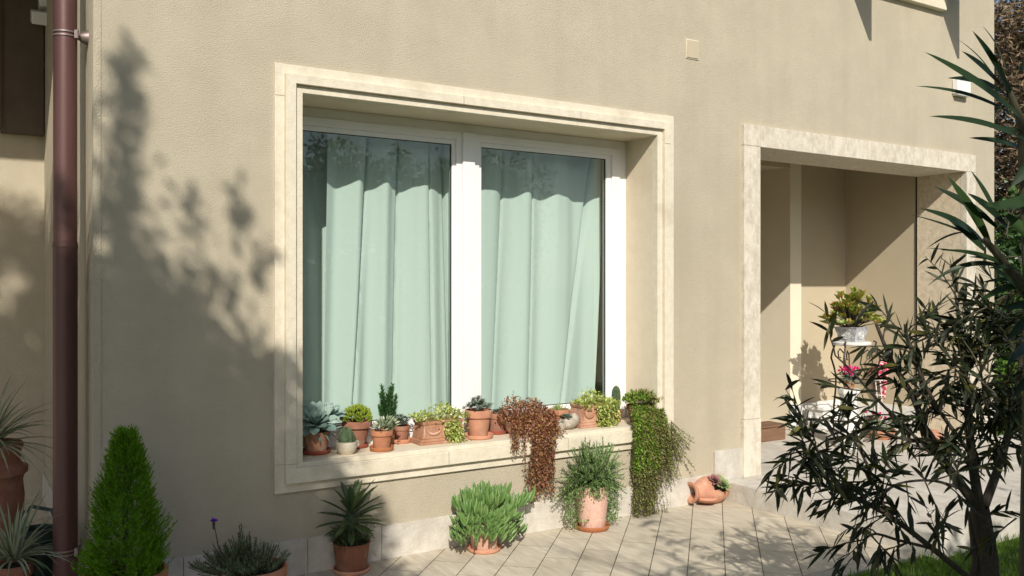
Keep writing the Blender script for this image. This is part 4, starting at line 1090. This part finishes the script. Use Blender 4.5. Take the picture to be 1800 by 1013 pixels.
# umbrella stand with umbrellas
v = on_level(1566, 752, SZ); ux, uy = v.x, v.y + .10
us = thing('umbrella_stand', 'white openwork umbrella stand in the entrance', 'umbrella stand', (ux, uy, SZ), 0)
g = MB(); g.lathe([(0, 0), (.10, 0), (.102, .012), (.09, .02), (.0, .021)], 24); g.build('base', M['whitestone'], us)
g = MB()
for k in range(14):
    a = k * 6.2832 / 14; g.tube([(.092 * math.cos(a), .092 * math.sin(a), .015), (.085 * math.cos(a + .2), .085 * math.sin(a + .2), .22), (.105 * math.cos(a), .105 * math.sin(a), .47)], .005, 6)
for z, r_ in ((.16, .087), (.32, .094), (.47, .106)): g.tube([(r_ * math.cos(w), r_ * math.sin(w), z) for w in [k * 6.2832 / 28 for k in range(29)]], .006, 6, cap=False)
g.build('basket', M['whitestone'], us)
def umbrella(label, dx, dy, lx, ly, mat, hm, folds, top, hook, fat_=1.0):
    e = thing('folded_umbrella', label, 'umbrella', (ux + dx, uy + dy, SZ + .022), 0, 'umbrellas in the stand')
    A = Vector((lx, ly, 1.0)).normalized(); s1, s2 = ortho(A)
    g = MB(); g.tube([A * .0, A * .05, A * (top + .02)], [.002, .004, .004], 6)
    g.tube([A * .05 + Vector()] + [A * (.05 + .01)], .004, 6); g.build('shaft', M['iron'], e)
    g = MB(); n = 30; prof = [(.004, .05), (.016, .15), (.024 * fat_, .28), (.034 * fat_, .42), (.046 * fat_, top - .10), (.052 * fat_, top - .045), (.030 * fat_, top - .03), (.014, top)]
    base = 0
    for k, (r_, h_) in enumerate(prof):
        for j in range(n):
            w = 6.2832 * j / n + h_ * 2.5; rr = r_ * (1 + .28 * math.cos(folds * w))
            g.v.append(A * (h_ + (.02 * math.cos(folds * w) if k in (5,) else 0)) + s1 * rr * math.cos(w) + s2 * rr * math.sin(w))
    for k in range(len(prof) - 1):
        for j in range(n): l = (j + 1) % n; g.f.append((k * n + j, k * n + l, (k + 1) * n + l, (k + 1) * n + j))
    g.build('canopy', mat, e)
    g = MB(); hd = Vector((hook[0], hook[1], 0)).normalized(); P = [A * (top - .02), A * (top + hook[2])]
    c = A * (top + hook[2]) + hd * hook[3]
    for k in range(1, 9):
        w = math.pi - k * math.pi * 1.05 / 8; P.append(c + hd * hook[3] * math.cos(w) + A * hook[3] * math.sin(w))
    g.tube(P, hook[4], 8); g.build('handle', hm, e)
umbrella('pink and white striped folded umbrella with thin pale hooked handle', -.015, -.04, -.03, -.05, M['pinkstripe'], M['cream_clay'], 6, .66, (.85, -.5, .14, .035, .0045), 1.5)
umbrella('black folded umbrella with thick curved dark handle', .05, .0, .02, .0, surf('black_cloth', (.02, .02, .022), rough=.7), M['rubber'], 6, .62, (.85, -.5, .08, .038, .010))
umbrella('brown folded umbrella with curved cane handle leaning left in the stand', -.03, .03, -.13, .0, M['wood'], M['iron'], 6, .60, (.85, -.5, .10, .034, .006), .7)
# low bowls and clay things
v = on_level(1557, 772, SZ); flower_pot(v.x, v.y + .05, SZ, 'wide low clay bowl with pink flowers and small green leaves', .125, .085, 'tc', M['semper_g'], M['magenta'], 12, .14, .12)
v = on_level(1640, 792, SZ)
e = thing('clay_jug', 'orange clay jug lying on the entrance step behind the dark bush', 'jug', (v.x, v.y, SZ + .0), .6)
g = MB(); g.lathe([(0, .14), (.04, .138), (.075, .10), (.088, .04), (.08, -.03), (.05, -.08), (.042, -.10), (.055, -.125), (.05, -.125), (.035, -.09)], 28); g.xform(Matrix.Translation((0, 0, .088)) @ Matrix.Rotation(R(90), 4, 'Y')); g.build('body', M['tc'], e)
g = MB(); g.tube([(-.10, -.04, .09), (-.09, -.09, .10), (-.03, -.11, .10), (.0, -.085, .09)], .009, 8); g.build('handle', M['tc'], e)
v = on_level(1352, 777, SZ)
e = thing('wooden_trough', 'low brown wooden trough standing just inside the entrance', 'trough', (v.x + .06, v.y + .12, SZ), 0)
g = MB(); g.box(-.18, .18, -.10, -.085, .0, .125); g.box(-.18, .18, .085, .10, .0, .125); g.box(-.18, -.165, -.084, .084, 0, .125); g.box(.165, .18, -.084, .084, 0, .125); g.box(-.195, .195, -.112, .112, .1255, .14); g.build('box', M['wood'], e, bevel=.003)
g = MB(); g.box(-.164, .164, -.083, .083, .0005, .012); g.build('base', M['iron'], e)

# ---------------------------------------------------------------- dark oleander bush at the right
ole = thing('oleander_bush', 'dark narrow leaved oleander bush in shade in front of the entrance', 'bush', (0, 0, 0))
base = at_depth(1742, 1013, 3.35); ole.location = (base.x, base.y, 0); OL = Vector((base.x, base.y, 0))
def OP_(px, py, t): return at_depth(px, py, t) - OL
tr = MB(); tw = MB(); lf = MB()
def branch(pts, r0, r1, n=8, mb=None):
    P = [OP_(*p) for p in pts]
    sm = []
    for k in range(len(P) - 1):
        a = P[max(k - 1, 0)]; b = P[k]; c = P[k + 1]; d = P[min(k + 2, len(P) - 1)]
        for j in range(4):
            t = j / 4; sm.append(.5 * ((2 * b) + (c - a) * t + (2 * a - 5 * b + 4 * c - d) * t * t + (3 * b - a - 3 * c + d) * t ** 3))
    sm.append(P[-1])
    r0 *= .6; K = len(sm); (mb or tr).tube(sm, [r0 + (r1 - r0) * k / (K - 1) for k in range(K)], n); return sm
tr.tube([(0, 0, -.03), (.01, 0, .2), OP_(1738, 980, 3.35), OP_(1722, 895, 3.35)], [.046, .036, .033, .034], 12)
tr.tube([(-.10, .06, -.03), (-.08, .06, .2), OP_(1716, 985, 3.38), OP_(1708, 900, 3.38)], [.022, .018, .016, .016], 8)
main = []
main.append(branch([(1722, 895, 3.35), (1680, 840, 3.35), (1636, 780, 3.38), (1606, 700, 3.4), (1570, 640, 3.42), (1540, 570, 3.42)], .036, .006))
main.append(branch([(1722, 895, 3.35), (1708, 800, 3.32), (1700, 700, 3.3), (1690, 600, 3.28), (1680, 520, 3.25)], .034, .005))
main.append(branch([(1730, 890, 3.35), (1762, 800, 3.4), (1785, 700, 3.4), (1800, 590, 3.4), (1805, 520, 3.4)], .03, .006))
main.append(branch([(1720, 1030, 3.3), (1640, 965, 3.25), (1560, 905, 3.2), (1490, 870, 3.15), (1445, 850, 3.1), (1440, 800, 3.05), (1412, 755, 3.02)], .020, .004))
main.append(branch([(1560, 905, 3.2), (1530, 830, 3.15), (1505, 780, 3.15), (1475, 745, 3.1)], .010, .004))
main.append(branch([(1660, 812, 3.36), (1600, 760, 3.3), (1540, 700, 3.25), (1500, 655, 3.2), (1468, 625, 3.2)], .012, .003))
main.append(branch([(1708, 800, 3.32), (1650, 720, 3.25), (1610, 640, 3.2), (1590, 570, 3.2)], .014, .004))
main.append(branch([(1700, 700, 3.3), (1740, 620, 3.25), (1755, 560, 3.2)], .012, .004))
main.append(branch([(1636, 780, 3.38), (1580, 770, 3.3), (1520, 745, 3.25), (1460, 740, 3.2)], .010, .003))
main.append(branch([(1640, 965, 3.25), (1580, 950, 3.1), (1530, 940, 3.0), (1500, 985, 2.95)], .010, .003))
main.append(branch([(1690, 860, 3.35), (1640, 845, 3.2), (1580, 850, 3.1), (1550, 870, 3.05)], .010, .003))
main.append(branch([(1762, 800, 3.4), (1740, 740, 3.3), (1725, 660, 3.25), (1720, 580, 3.2)], .012, .003))
main.append(branch([(1445, 850, 3.1), (1400, 845, 3.0), (1415, 815, 2.97), (1398, 790, 2.95)], .007, .0025))
RD = lambda: Vector((random.uniform(-1, 1), random.uniform(-1, 1), random.uniform(-1, 1)))
VR = Vector((FY, -FX, 0))                              # sideways in the view
def twig(p, d, L_, nl, droop):
    pts = [p]; dd = d.normalized()
    for k in range(5):
        dd = (dd + RD() * .14 + Vector((0, 0, -droop * .12))).normalized(); pts.append(pts[-1] + dd * L_ / 5)
    tw.tube(pts, [.0032, .0028, .0024, .002, .0016, .0012], 4)
    for k in range(nl):
        f = .25 + .75 * (k + random.random()) / nl; i = min(4, int(f * 5)); q = pts[i].lerp(pts[i + 1], f * 5 - i)
        o_ = (dd + RD() * .85 + (Vector((0, 0, -random.uniform(0, .9))) if random.random() < droop else Vector())).normalized()
        lf.leaf(q, o_, random.uniform(.05, .105), random.uniform(.010, .017), bend=random.uniform(.0, .55), up=RD(), segs=4, prof=lambda t: math.sin(math.pi * (.06 + .94 * t) ** .85) ** .9, fold=.2)
for bi, br in enumerate(main):
    K = len(br)
    for k in range(K):
        f = k / (K - 1)
        if bi < 3 and f < .22: continue
        if bi == 3 and f < .10: continue
        pb = {0: .6, 1: .95, 2: 1.0, 3: .8, 4: .5, 5: .28, 6: .9, 7: 1, 8: .35, 9: .7, 10: .6, 11: 1, 12: .8}[bi]
        if bi == 0 and f > .75: pb = .5
        for q in range(2):
            if random.random() > pb / 1.6: continue
            t_ = (br[min(k + 1, K - 1)] - br[max(k - 1, 0)]).normalized()
            side = (VR * random.uniform(-1, 1) + Vector((0, 0, random.uniform(-.5, .9))) + RD() * .4)
            drp = .7 if br[k].z < 1.15 else .25
            twig(br[k], t_ * .6 + side, random.uniform(.10, .21), random.randint(7, 11), drp)
# dense heart of the bush
for k in range(48):
    p = OP_(random.gauss(1712, 48), random.gauss(690, 90), random.uniform(3.1, 3.6)); twig(p, RD() + Vector((0, 0, .3)), random.uniform(.12, .24), random.randint(9, 13), .4)
for k in range(22):
    p = OP_(random.gauss(1770, 22), random.gauss(640, 120), random.uniform(3.0, 3.6)); twig(p, RD() + Vector((0, 0, .3)), random.uniform(.12, .24), random.randint(9, 13), .4)
tr.build('trunk', M['bark'], ole); tw.build('twigs', M['twig'], ole); lf.build('leaves', M['oleander'], ole)

# ---------------------------------------------------------------- broad leaved plant close at the right edge
BX = at_depth(1815, 500, 1.95); BO = Vector((BX.x, BX.y, 0))
bl = thing('broad_leaved_shrub', 'tall shrub with long broad dark leaves reaching in from the right edge', 'shrub', tuple(BO))
st = MB(); lv = MB()
def BP(px, py, t): return at_depth(px, py, t) - BO
def longleaf(b, t, wpx, depth_b=1.95, depth_t=1.85, bow=0.0, twist=0.0):
    P = BP(b[0], b[1], depth_b); Q = BP(t[0], t[1], depth_t); d = Q - P; L_ = d.length
    view = Vector((FX, FY, 0)); up = (-view).lerp(Vector((0, 0, 1)), .35) + VR * twist
    side = d.normalized().cross(up).normalized(); nb = side.cross(d.normalized())
    w = m(wpx, depth_t) * .37; n = 10; i = len(lv.v)
    perp = d.normalized().cross(view).normalized()
    for k in range(n + 1):
        f = k / n; c = P + d * f + perp * (-bow * L_ * 4 * f * (1 - f)) + nb * .03 * L_ * math.sin(f * 3)
        ww = w * (math.sin(math.pi * (.10 + .90 * f) ** 1.0) ** .8 if f < 1 else 0)
        lv.v += [c - side * ww + nb * ww * .25, c, c + side * ww + nb * ww * .25]
    for k in range(n):
        a = i + 3 * k; lv.f += [(a, a + 3, a + 4, a + 1), (a + 1, a + 4, a + 5, a + 2)]
for spec in [((1792, 205), (1624, 92), 30, 0, .0), ((1775, 165), (1708, 54), 26, 0, 0), ((1770, 130), (1726, 46), 20, 0, 0), ((1758, 150), (1690, 90), 22, 0, 0),
             ((1775, 172), (1664, 138), 24, .03, 0), ((1790, 208), (1608, 152), 13, .04, .3), ((1800, 245), (1632, 205), 20, .02, .1), ((1800, 262), (1702, 243), 18, 0, .2),
             ((1752, 143), (1681, 68), 7, .03, .4), ((1800, 232), (1738, 225), 12, 0, 0),
             ((1740, 430), (1665, 310), 30, 0, 0), ((1752, 380), (1706, 300), 16, 0, .2), ((1752, 400), (1641, 328), 22, .02, 0), ((1742, 445), (1616, 367), 26, .03, .1), ((1730, 440), (1655, 375), 30, 0, .2),
             ((1770, 400), (1700, 340), 30, 0, 0), ((1752, 440), (1600, 378), 8, .02, .3), ((1790, 480), (1650, 440), 14, .03, .2), ((1760, 460), (1702, 452), 14, .0, .2), ((1790, 480), (1630, 503), 13, .16, .3),
             ((1800, 505), (1718, 534), 18, .06, .2), ((1800, 495), (1722, 498), 10, .02, .1), ((1800, 520), (1740, 468), 20, 0, .1), ((1790, 470), (1736, 472), 12, 0, .2),
             ((1830, 330), (1720, 360), 30, -.08, .2), ((1780, 360), (1719, 358), 7, -.1, .3), ((1835, 60), (1790, 130), 30, .0, .2), ((1850, 250), (1775, 330), 36, .0, .1),
             ((1830, 440), (1758, 370), 34, 0, 0), ((1840, 560), (1770, 600), 26, .1, .1), ((1830, 540), (1760, 545), 22, .05, .2), ((1830, 620), (1765, 650), 24, .1, .1), ((1835, 660), (1780, 700), 24, .1, 0),
             ((1790, 480), (1625, 437), 6, .05, .3), ((1700, 408), (1628, 438), 5, .05, .3)]:
    b, t_, w_, bow, tws = spec
    longleaf(b, t_, w_, 1.95 + random.uniform(-.05, .05), 1.9 + random.uniform(-.12, .08), bow, tws)
st.tube([(0, 0, 0), (.0, .01, .8), BP(1812, 560, 1.95), BP(1800, 300, 1.95), BP(1795, 215, 1.95), BP(1770, 150, 1.95), BP(1755, 120, 1.95)], [.026, .020, .013, .011, .009, .006, .004], 10)
st.tube([BP(1806, 520, 1.95), BP(1770, 470, 1.93), BP(1748, 440, 1.92), BP(1730, 420, 1.91)], [.012, .010, .008, .005], 8)
st.tube([BP(1812, 560, 1.95), BP(1860, 300, 1.95), BP(1870, 100, 1.95)], [.018, .014, .010], 8)
for k in range(46):                                   # the side of the shrub that faces away from the picture
    hz = random.uniform(1.0, 2.9); c0 = Vector((random.uniform(.02, .16), random.uniform(-.12, -.01), hz)); a = random.uniform(-1.9, .5)
    d = Vector((math.cos(a), math.sin(a), random.uniform(.1, 1.0))).normalized(); L_ = random.uniform(.13, .22); ok = True
    for q in (c0, c0 + d * L_ * .5, c0 + d * L_):
        w = q + BO
        if (w.x * FY - w.y * FX) < .592 * (w.x * FX + w.y * FY): ok = False
    if ok: lv.leaf(c0, d, L_, .028, bend=.35, segs=5)
st.build('stem', M['twig'], bl); lv.build('leaves', M['bigleaf'], bl)

# ---------------------------------------------------------------- garden beyond the house, right
def crown(name, label, cat, c, rad, n, L_, Wd, mat, trunk_to, group=None, tr_r=.12, clumps=40, seedv=1, shellp=.5):
    rnd = random.Random(seedv); e = thing(name, label, cat, (c[0], c[1], 0), 0, group); c0 = Vector((0, 0, c[2]))
    cl = []
    for k in range(clumps):
        d = Vector((rnd.gauss(0, 1), rnd.gauss(0, 1), rnd.gauss(0, 1))).normalized() * rnd.uniform(.35, 1)
        cl.append(c0 + Vector((d.x * rad[0], d.y * rad[1], d.z * rad[2])))
    lf_ = MB(); per = n // clumps; cr = min(rad) * .45
    for q in cl:
        for j in range(per):
            d = Vector((rnd.gauss(0, .5), rnd.gauss(0, .5), rnd.gauss(0, .45)))
            lf_.dia(q + d * cr, Vector((rnd.uniform(-1, 1), rnd.uniform(-1, 1), rnd.uniform(-.8, .6))), L_ * rnd.uniform(.6, 1.3), Wd, Vector((rnd.uniform(-1, 1), rnd.uniform(-1, 1), rnd.uniform(-1, 1))))
    lf_.build('crown', mat, e)
    t_ = MB(); t_.tube([(0, 0, -.03), (.03, .02, trunk_to * .5), (0, 0, trunk_to)], [tr_r, tr_r * .75, tr_r * .5], 10)
    for q in cl[:min(16, clumps)]:
        s_ = Vector((0, 0, trunk_to * rnd.uniform(.6, 1))); t_.tube([s_, s_.lerp(q, .5) + Vector((0, 0, .1)), q], [tr_r * .35, tr_r * .2, tr_r * .06], 5)
    t_.build('trunk', M['bark'], e); return e
P = at_depth(1790, 400, 11.5)
for i, (tt, pxx, zc, rz_, lab) in enumerate([(11.0, 1800, 1.25, 1.35, 'dense dark ivy hedge just right of the house corner'), (13.2, 1842, 1.7, 1.5, 'second dark hedge clump farther right beyond the house corner')]):
    v = at_depth(pxx + 40, 500, tt)
    crown('hedge', lab, 'hedge', (v.x, v.y, zc), (1.0, .8, rz_), 11000, .085, .06, M['hedge'], 1.2, 'hedges beyond the house corner', .05, 70, 5 + i)
v = at_depth(1800, 700, 9.2)
crown('garden_shrub', 'low sunlit green shrub at the right edge beyond the house corner', 'shrub', (v.x + .3, v.y, .35), (.5, .5, .45), 3500, .07, .04, M['sunleaf'], .3, None, .03, 30, 21)
v = at_depth(1840, 200, 15.0)
crown('conifer_tree', 'tall brown dry conifer rising behind the hedge at the right edge', 'tree', (v.x, v.y, 4.3), (1.9, 1.5, 3.0), 34000, .16, .04, M['drytree'], 6.0, None, .2, 150, 31)
v = at_depth(1950, 300, 19)
crown('conifer_tree', 'second brown conifer farther right behind the hedge', 'tree', (v.x, v.y, 4.0), (2.2, 2, 3.6), 14000, .15, .035, M['drytree'], 6.5, None, .2, 90, 37)

# ---------------------------------------------------------------- garden behind the viewer (its shade falls into the picture)
def back(X, z, Yc):                                    # from a point on the facade back along the sunlight
    k = WY - Yc; return Vector((X - .5 * k, Yc, z + .8 * k))
rnd = random.Random(77)
GAPS = []
for (px_, py_, r1, r2, wy_) in ((405, 562, .05, .03, WY), (428, 655, .10, .045, WY), (455, 690, .07, .04, WY), (352, 505, .035, .035, WY), (190, 590, .035, .03, WY), (182, 430, .05, .05, WY), (395, 585, .04, .03, WY),
                               (385, 545, .03, .03, WY), (300, 430, .05, .04, WY), (25, 500, .16, .09, 7.3), (5, 540, .10, .06, 7.3), (60, 600, .05, .07, 7.3), (1, 300, .2, .2, 7.3), (560, 860, .10, .03, WY), (700, 940, .10, .05, WY), (590, 800, .05, .03, WY)):
    v_ = on_wall(px_, py_, wy_); k_ = wy_ - WY; GAPS.append((v_.x - .5 * k_, v_.z + .8 * k_, r1, r2))
def in_gap(p):
    k = WY - p.y; x, z = p.x + .5 * k, p.z - .8 * k
    return any(((x - a) / b) ** 2 + ((z - c) / d) ** 2 < 1 for a, c, b, d in GAPS)
def shade_tree(name, label, base, clumps, leafL, leafW, per, mat, tr_h, tr_r=.07, branches=30):
    e = thing(name, label, 'tree', (base[0], base[1], 0)); B = Vector((base[0], base[1], 0)); g = MB(); t_ = MB()
    for (q, r_) in clumps:
        for j in range(int(per * (r_ / .25) ** 1.3)):
            d = Vector((rnd.gauss(0, .5), rnd.gauss(0, .5), rnd.gauss(0, .5))) * r_
            if in_gap(q + d): continue
            g.dia(q - B + d, Vector((rnd.uniform(-1, 1), rnd.uniform(-1, 1), rnd.uniform(-1, 1))), leafL * rnd.uniform(.6, 1.3), leafW, Vector((rnd.uniform(-1, 1), rnd.uniform(-1, 1), rnd.uniform(-1, 1))))
    g.build('crown', mat, e)
    t_.tube([(0, 0, -.03), (.02, .02, tr_h * .5), (0, 0, tr_h)], [tr_r, tr_r * .8, tr_r * .55], 10)
    for (q, r_) in clumps[::max(1, len(clumps) // branches)]:
        s_ = Vector((0, 0, tr_h * rnd.uniform(.7, 1))); t_.tube([s_, s_.lerp(q - B, .5) + Vector((0, 0, .08)), q - B], [tr_r * .4, tr_r * .25, .006], 5)
    t_.build('trunk', M['bark'], e)
YC = -.6
cl = []
# tall slender part (column of shade on the facade)
for k in range(26):
    f = k / 25; z = 2.68 - f * 1.1; cl.append((back(.73 + .035 * math.sin(k * 1.7) - .04 * f, z, YC + rnd.uniform(-.25, .25)) , .045 + .045 * f))
cl += [(back(1.02, 1.98, YC), .06), (back(1.0, 1.85, YC), .07), (back(1.24, 2.05, YC), .035), (back(1.26, 1.98, YC), .04), (back(1.28, 1.9, YC), .05), (back(1.27, 1.8, YC), .06), (back(1.36, 1.72, YC), .05), (back(1.36, 1.6, YC), .06)]
cl2 = []
top_line = [(-2.8, 4.3), (-.9, 4.25), (-.5, 3.9), (.0, 2.6), (.42, 1.9), (.66, 1.74), (1.0, 1.70), (1.25, 1.45), (1.40, 1.12), (1.58, .86), (1.85, .45), (2.12, .08)]
def topz(x):
    for (a, b), (c, d) in zip(top_line, top_line[1:]):
        if a <= x <= c: return b + (d - b) * (x - a) / (c - a)
    return -9
for k in range(1500):
    x = rnd.uniform(-2.8, 2.12); zt_ = topz(x); z = rnd.uniform(-2.1 if x > .3 else -3.6, 0) + zt_
    if rnd.random() < .05: z = zt_ + rnd.uniform(0, .12)
    edge = zt_ - z
    if edge < .25 and rnd.random() < .4: continue
    cl2.append((back(x, z - .1, YC + rnd.uniform(-.5, .5)), .14 if edge < .3 else .22))
shade_tree('garden_tree', 'tall leafy tree behind the viewpoint shading the left of the facade', (-2.6, YC), cl + cl2, .085, .045, 85, M['treeleaf'], 3.4, .10, 60)
# lower hedge-like trees shading the bush and lawn at the right
cl3 = []
YD = -1.2
for k in range(900):
    x = rnd.uniform(2.45, 9.5); z0 = 3.28 + .12 * math.sin(x * 3.1) + .10 * math.sin(x * 7.3)
    k_ = WY - YD
    X_ = x - .5 * (3.2 - YD); z = z0 - abs(rnd.gauss(0, 1.3))
    if z < .3 or (z0 - z < .3 and rnd.random() < .45): continue
    p = Vector((X_, YD + rnd.uniform(-.45, .45), z))
    cl3.append((p, .15 if z0 - z < .35 else .24))
shade_tree('garden_tree', 'broad leafy hedge tree behind the viewpoint shading the bush and lawn', (3.0, YD), cl3, .085, .045, 75, M['treeleaf'], 2.2, .09, 60)
# thin overhanging sprays that mottle the paving by the step
cl4 = []
for k in range(70):
    gx, gy = rnd.uniform(3.0, 4.7), rnd.uniform(3.1, 4.1)
    k_ = gy - YD; cl4.append((Vector((gx - .5 * k_, YD + rnd.uniform(-.2, .2), .8 * k_)), rnd.uniform(.035, .07)))
shade_tree('garden_tree', 'thin spreading tree behind the viewpoint mottling the paving with shade', (1.6, YD - .3), cl4, .06, .016, 62, M['treeleaf'], 2.8, .05, 30)

# ---------------------------------------------------------------- lawn grass
g = MB()
for k in range(30000):
    x = random.uniform(3.6, 8.8); y = random.uniform(1.2, 3.04)
    u = x * FY - y * FX; t = x * FX + y * FY
    if not (.28 < u / t < .62): continue
    g.leaf(Vector((x, y, -.012)), Vector((random.uniform(-.5, .5), random.uniform(-.5, .5), 1)), random.uniform(.025, .06), .005, bend=.3, segs=2)
for k in range(9000):
    x = random.uniform(8.6, 14); y = random.uniform(3.2, 9)
    g.leaf(Vector((x, y, -.012)), Vector((random.uniform(-.5, .5), random.uniform(-.5, .5), 1)), random.uniform(.04, .08), .009, bend=.3, segs=2)
tag(g.build('grass', M['grass']), 'short green lawn grass in front of the step', 'grass', kind='stuff')
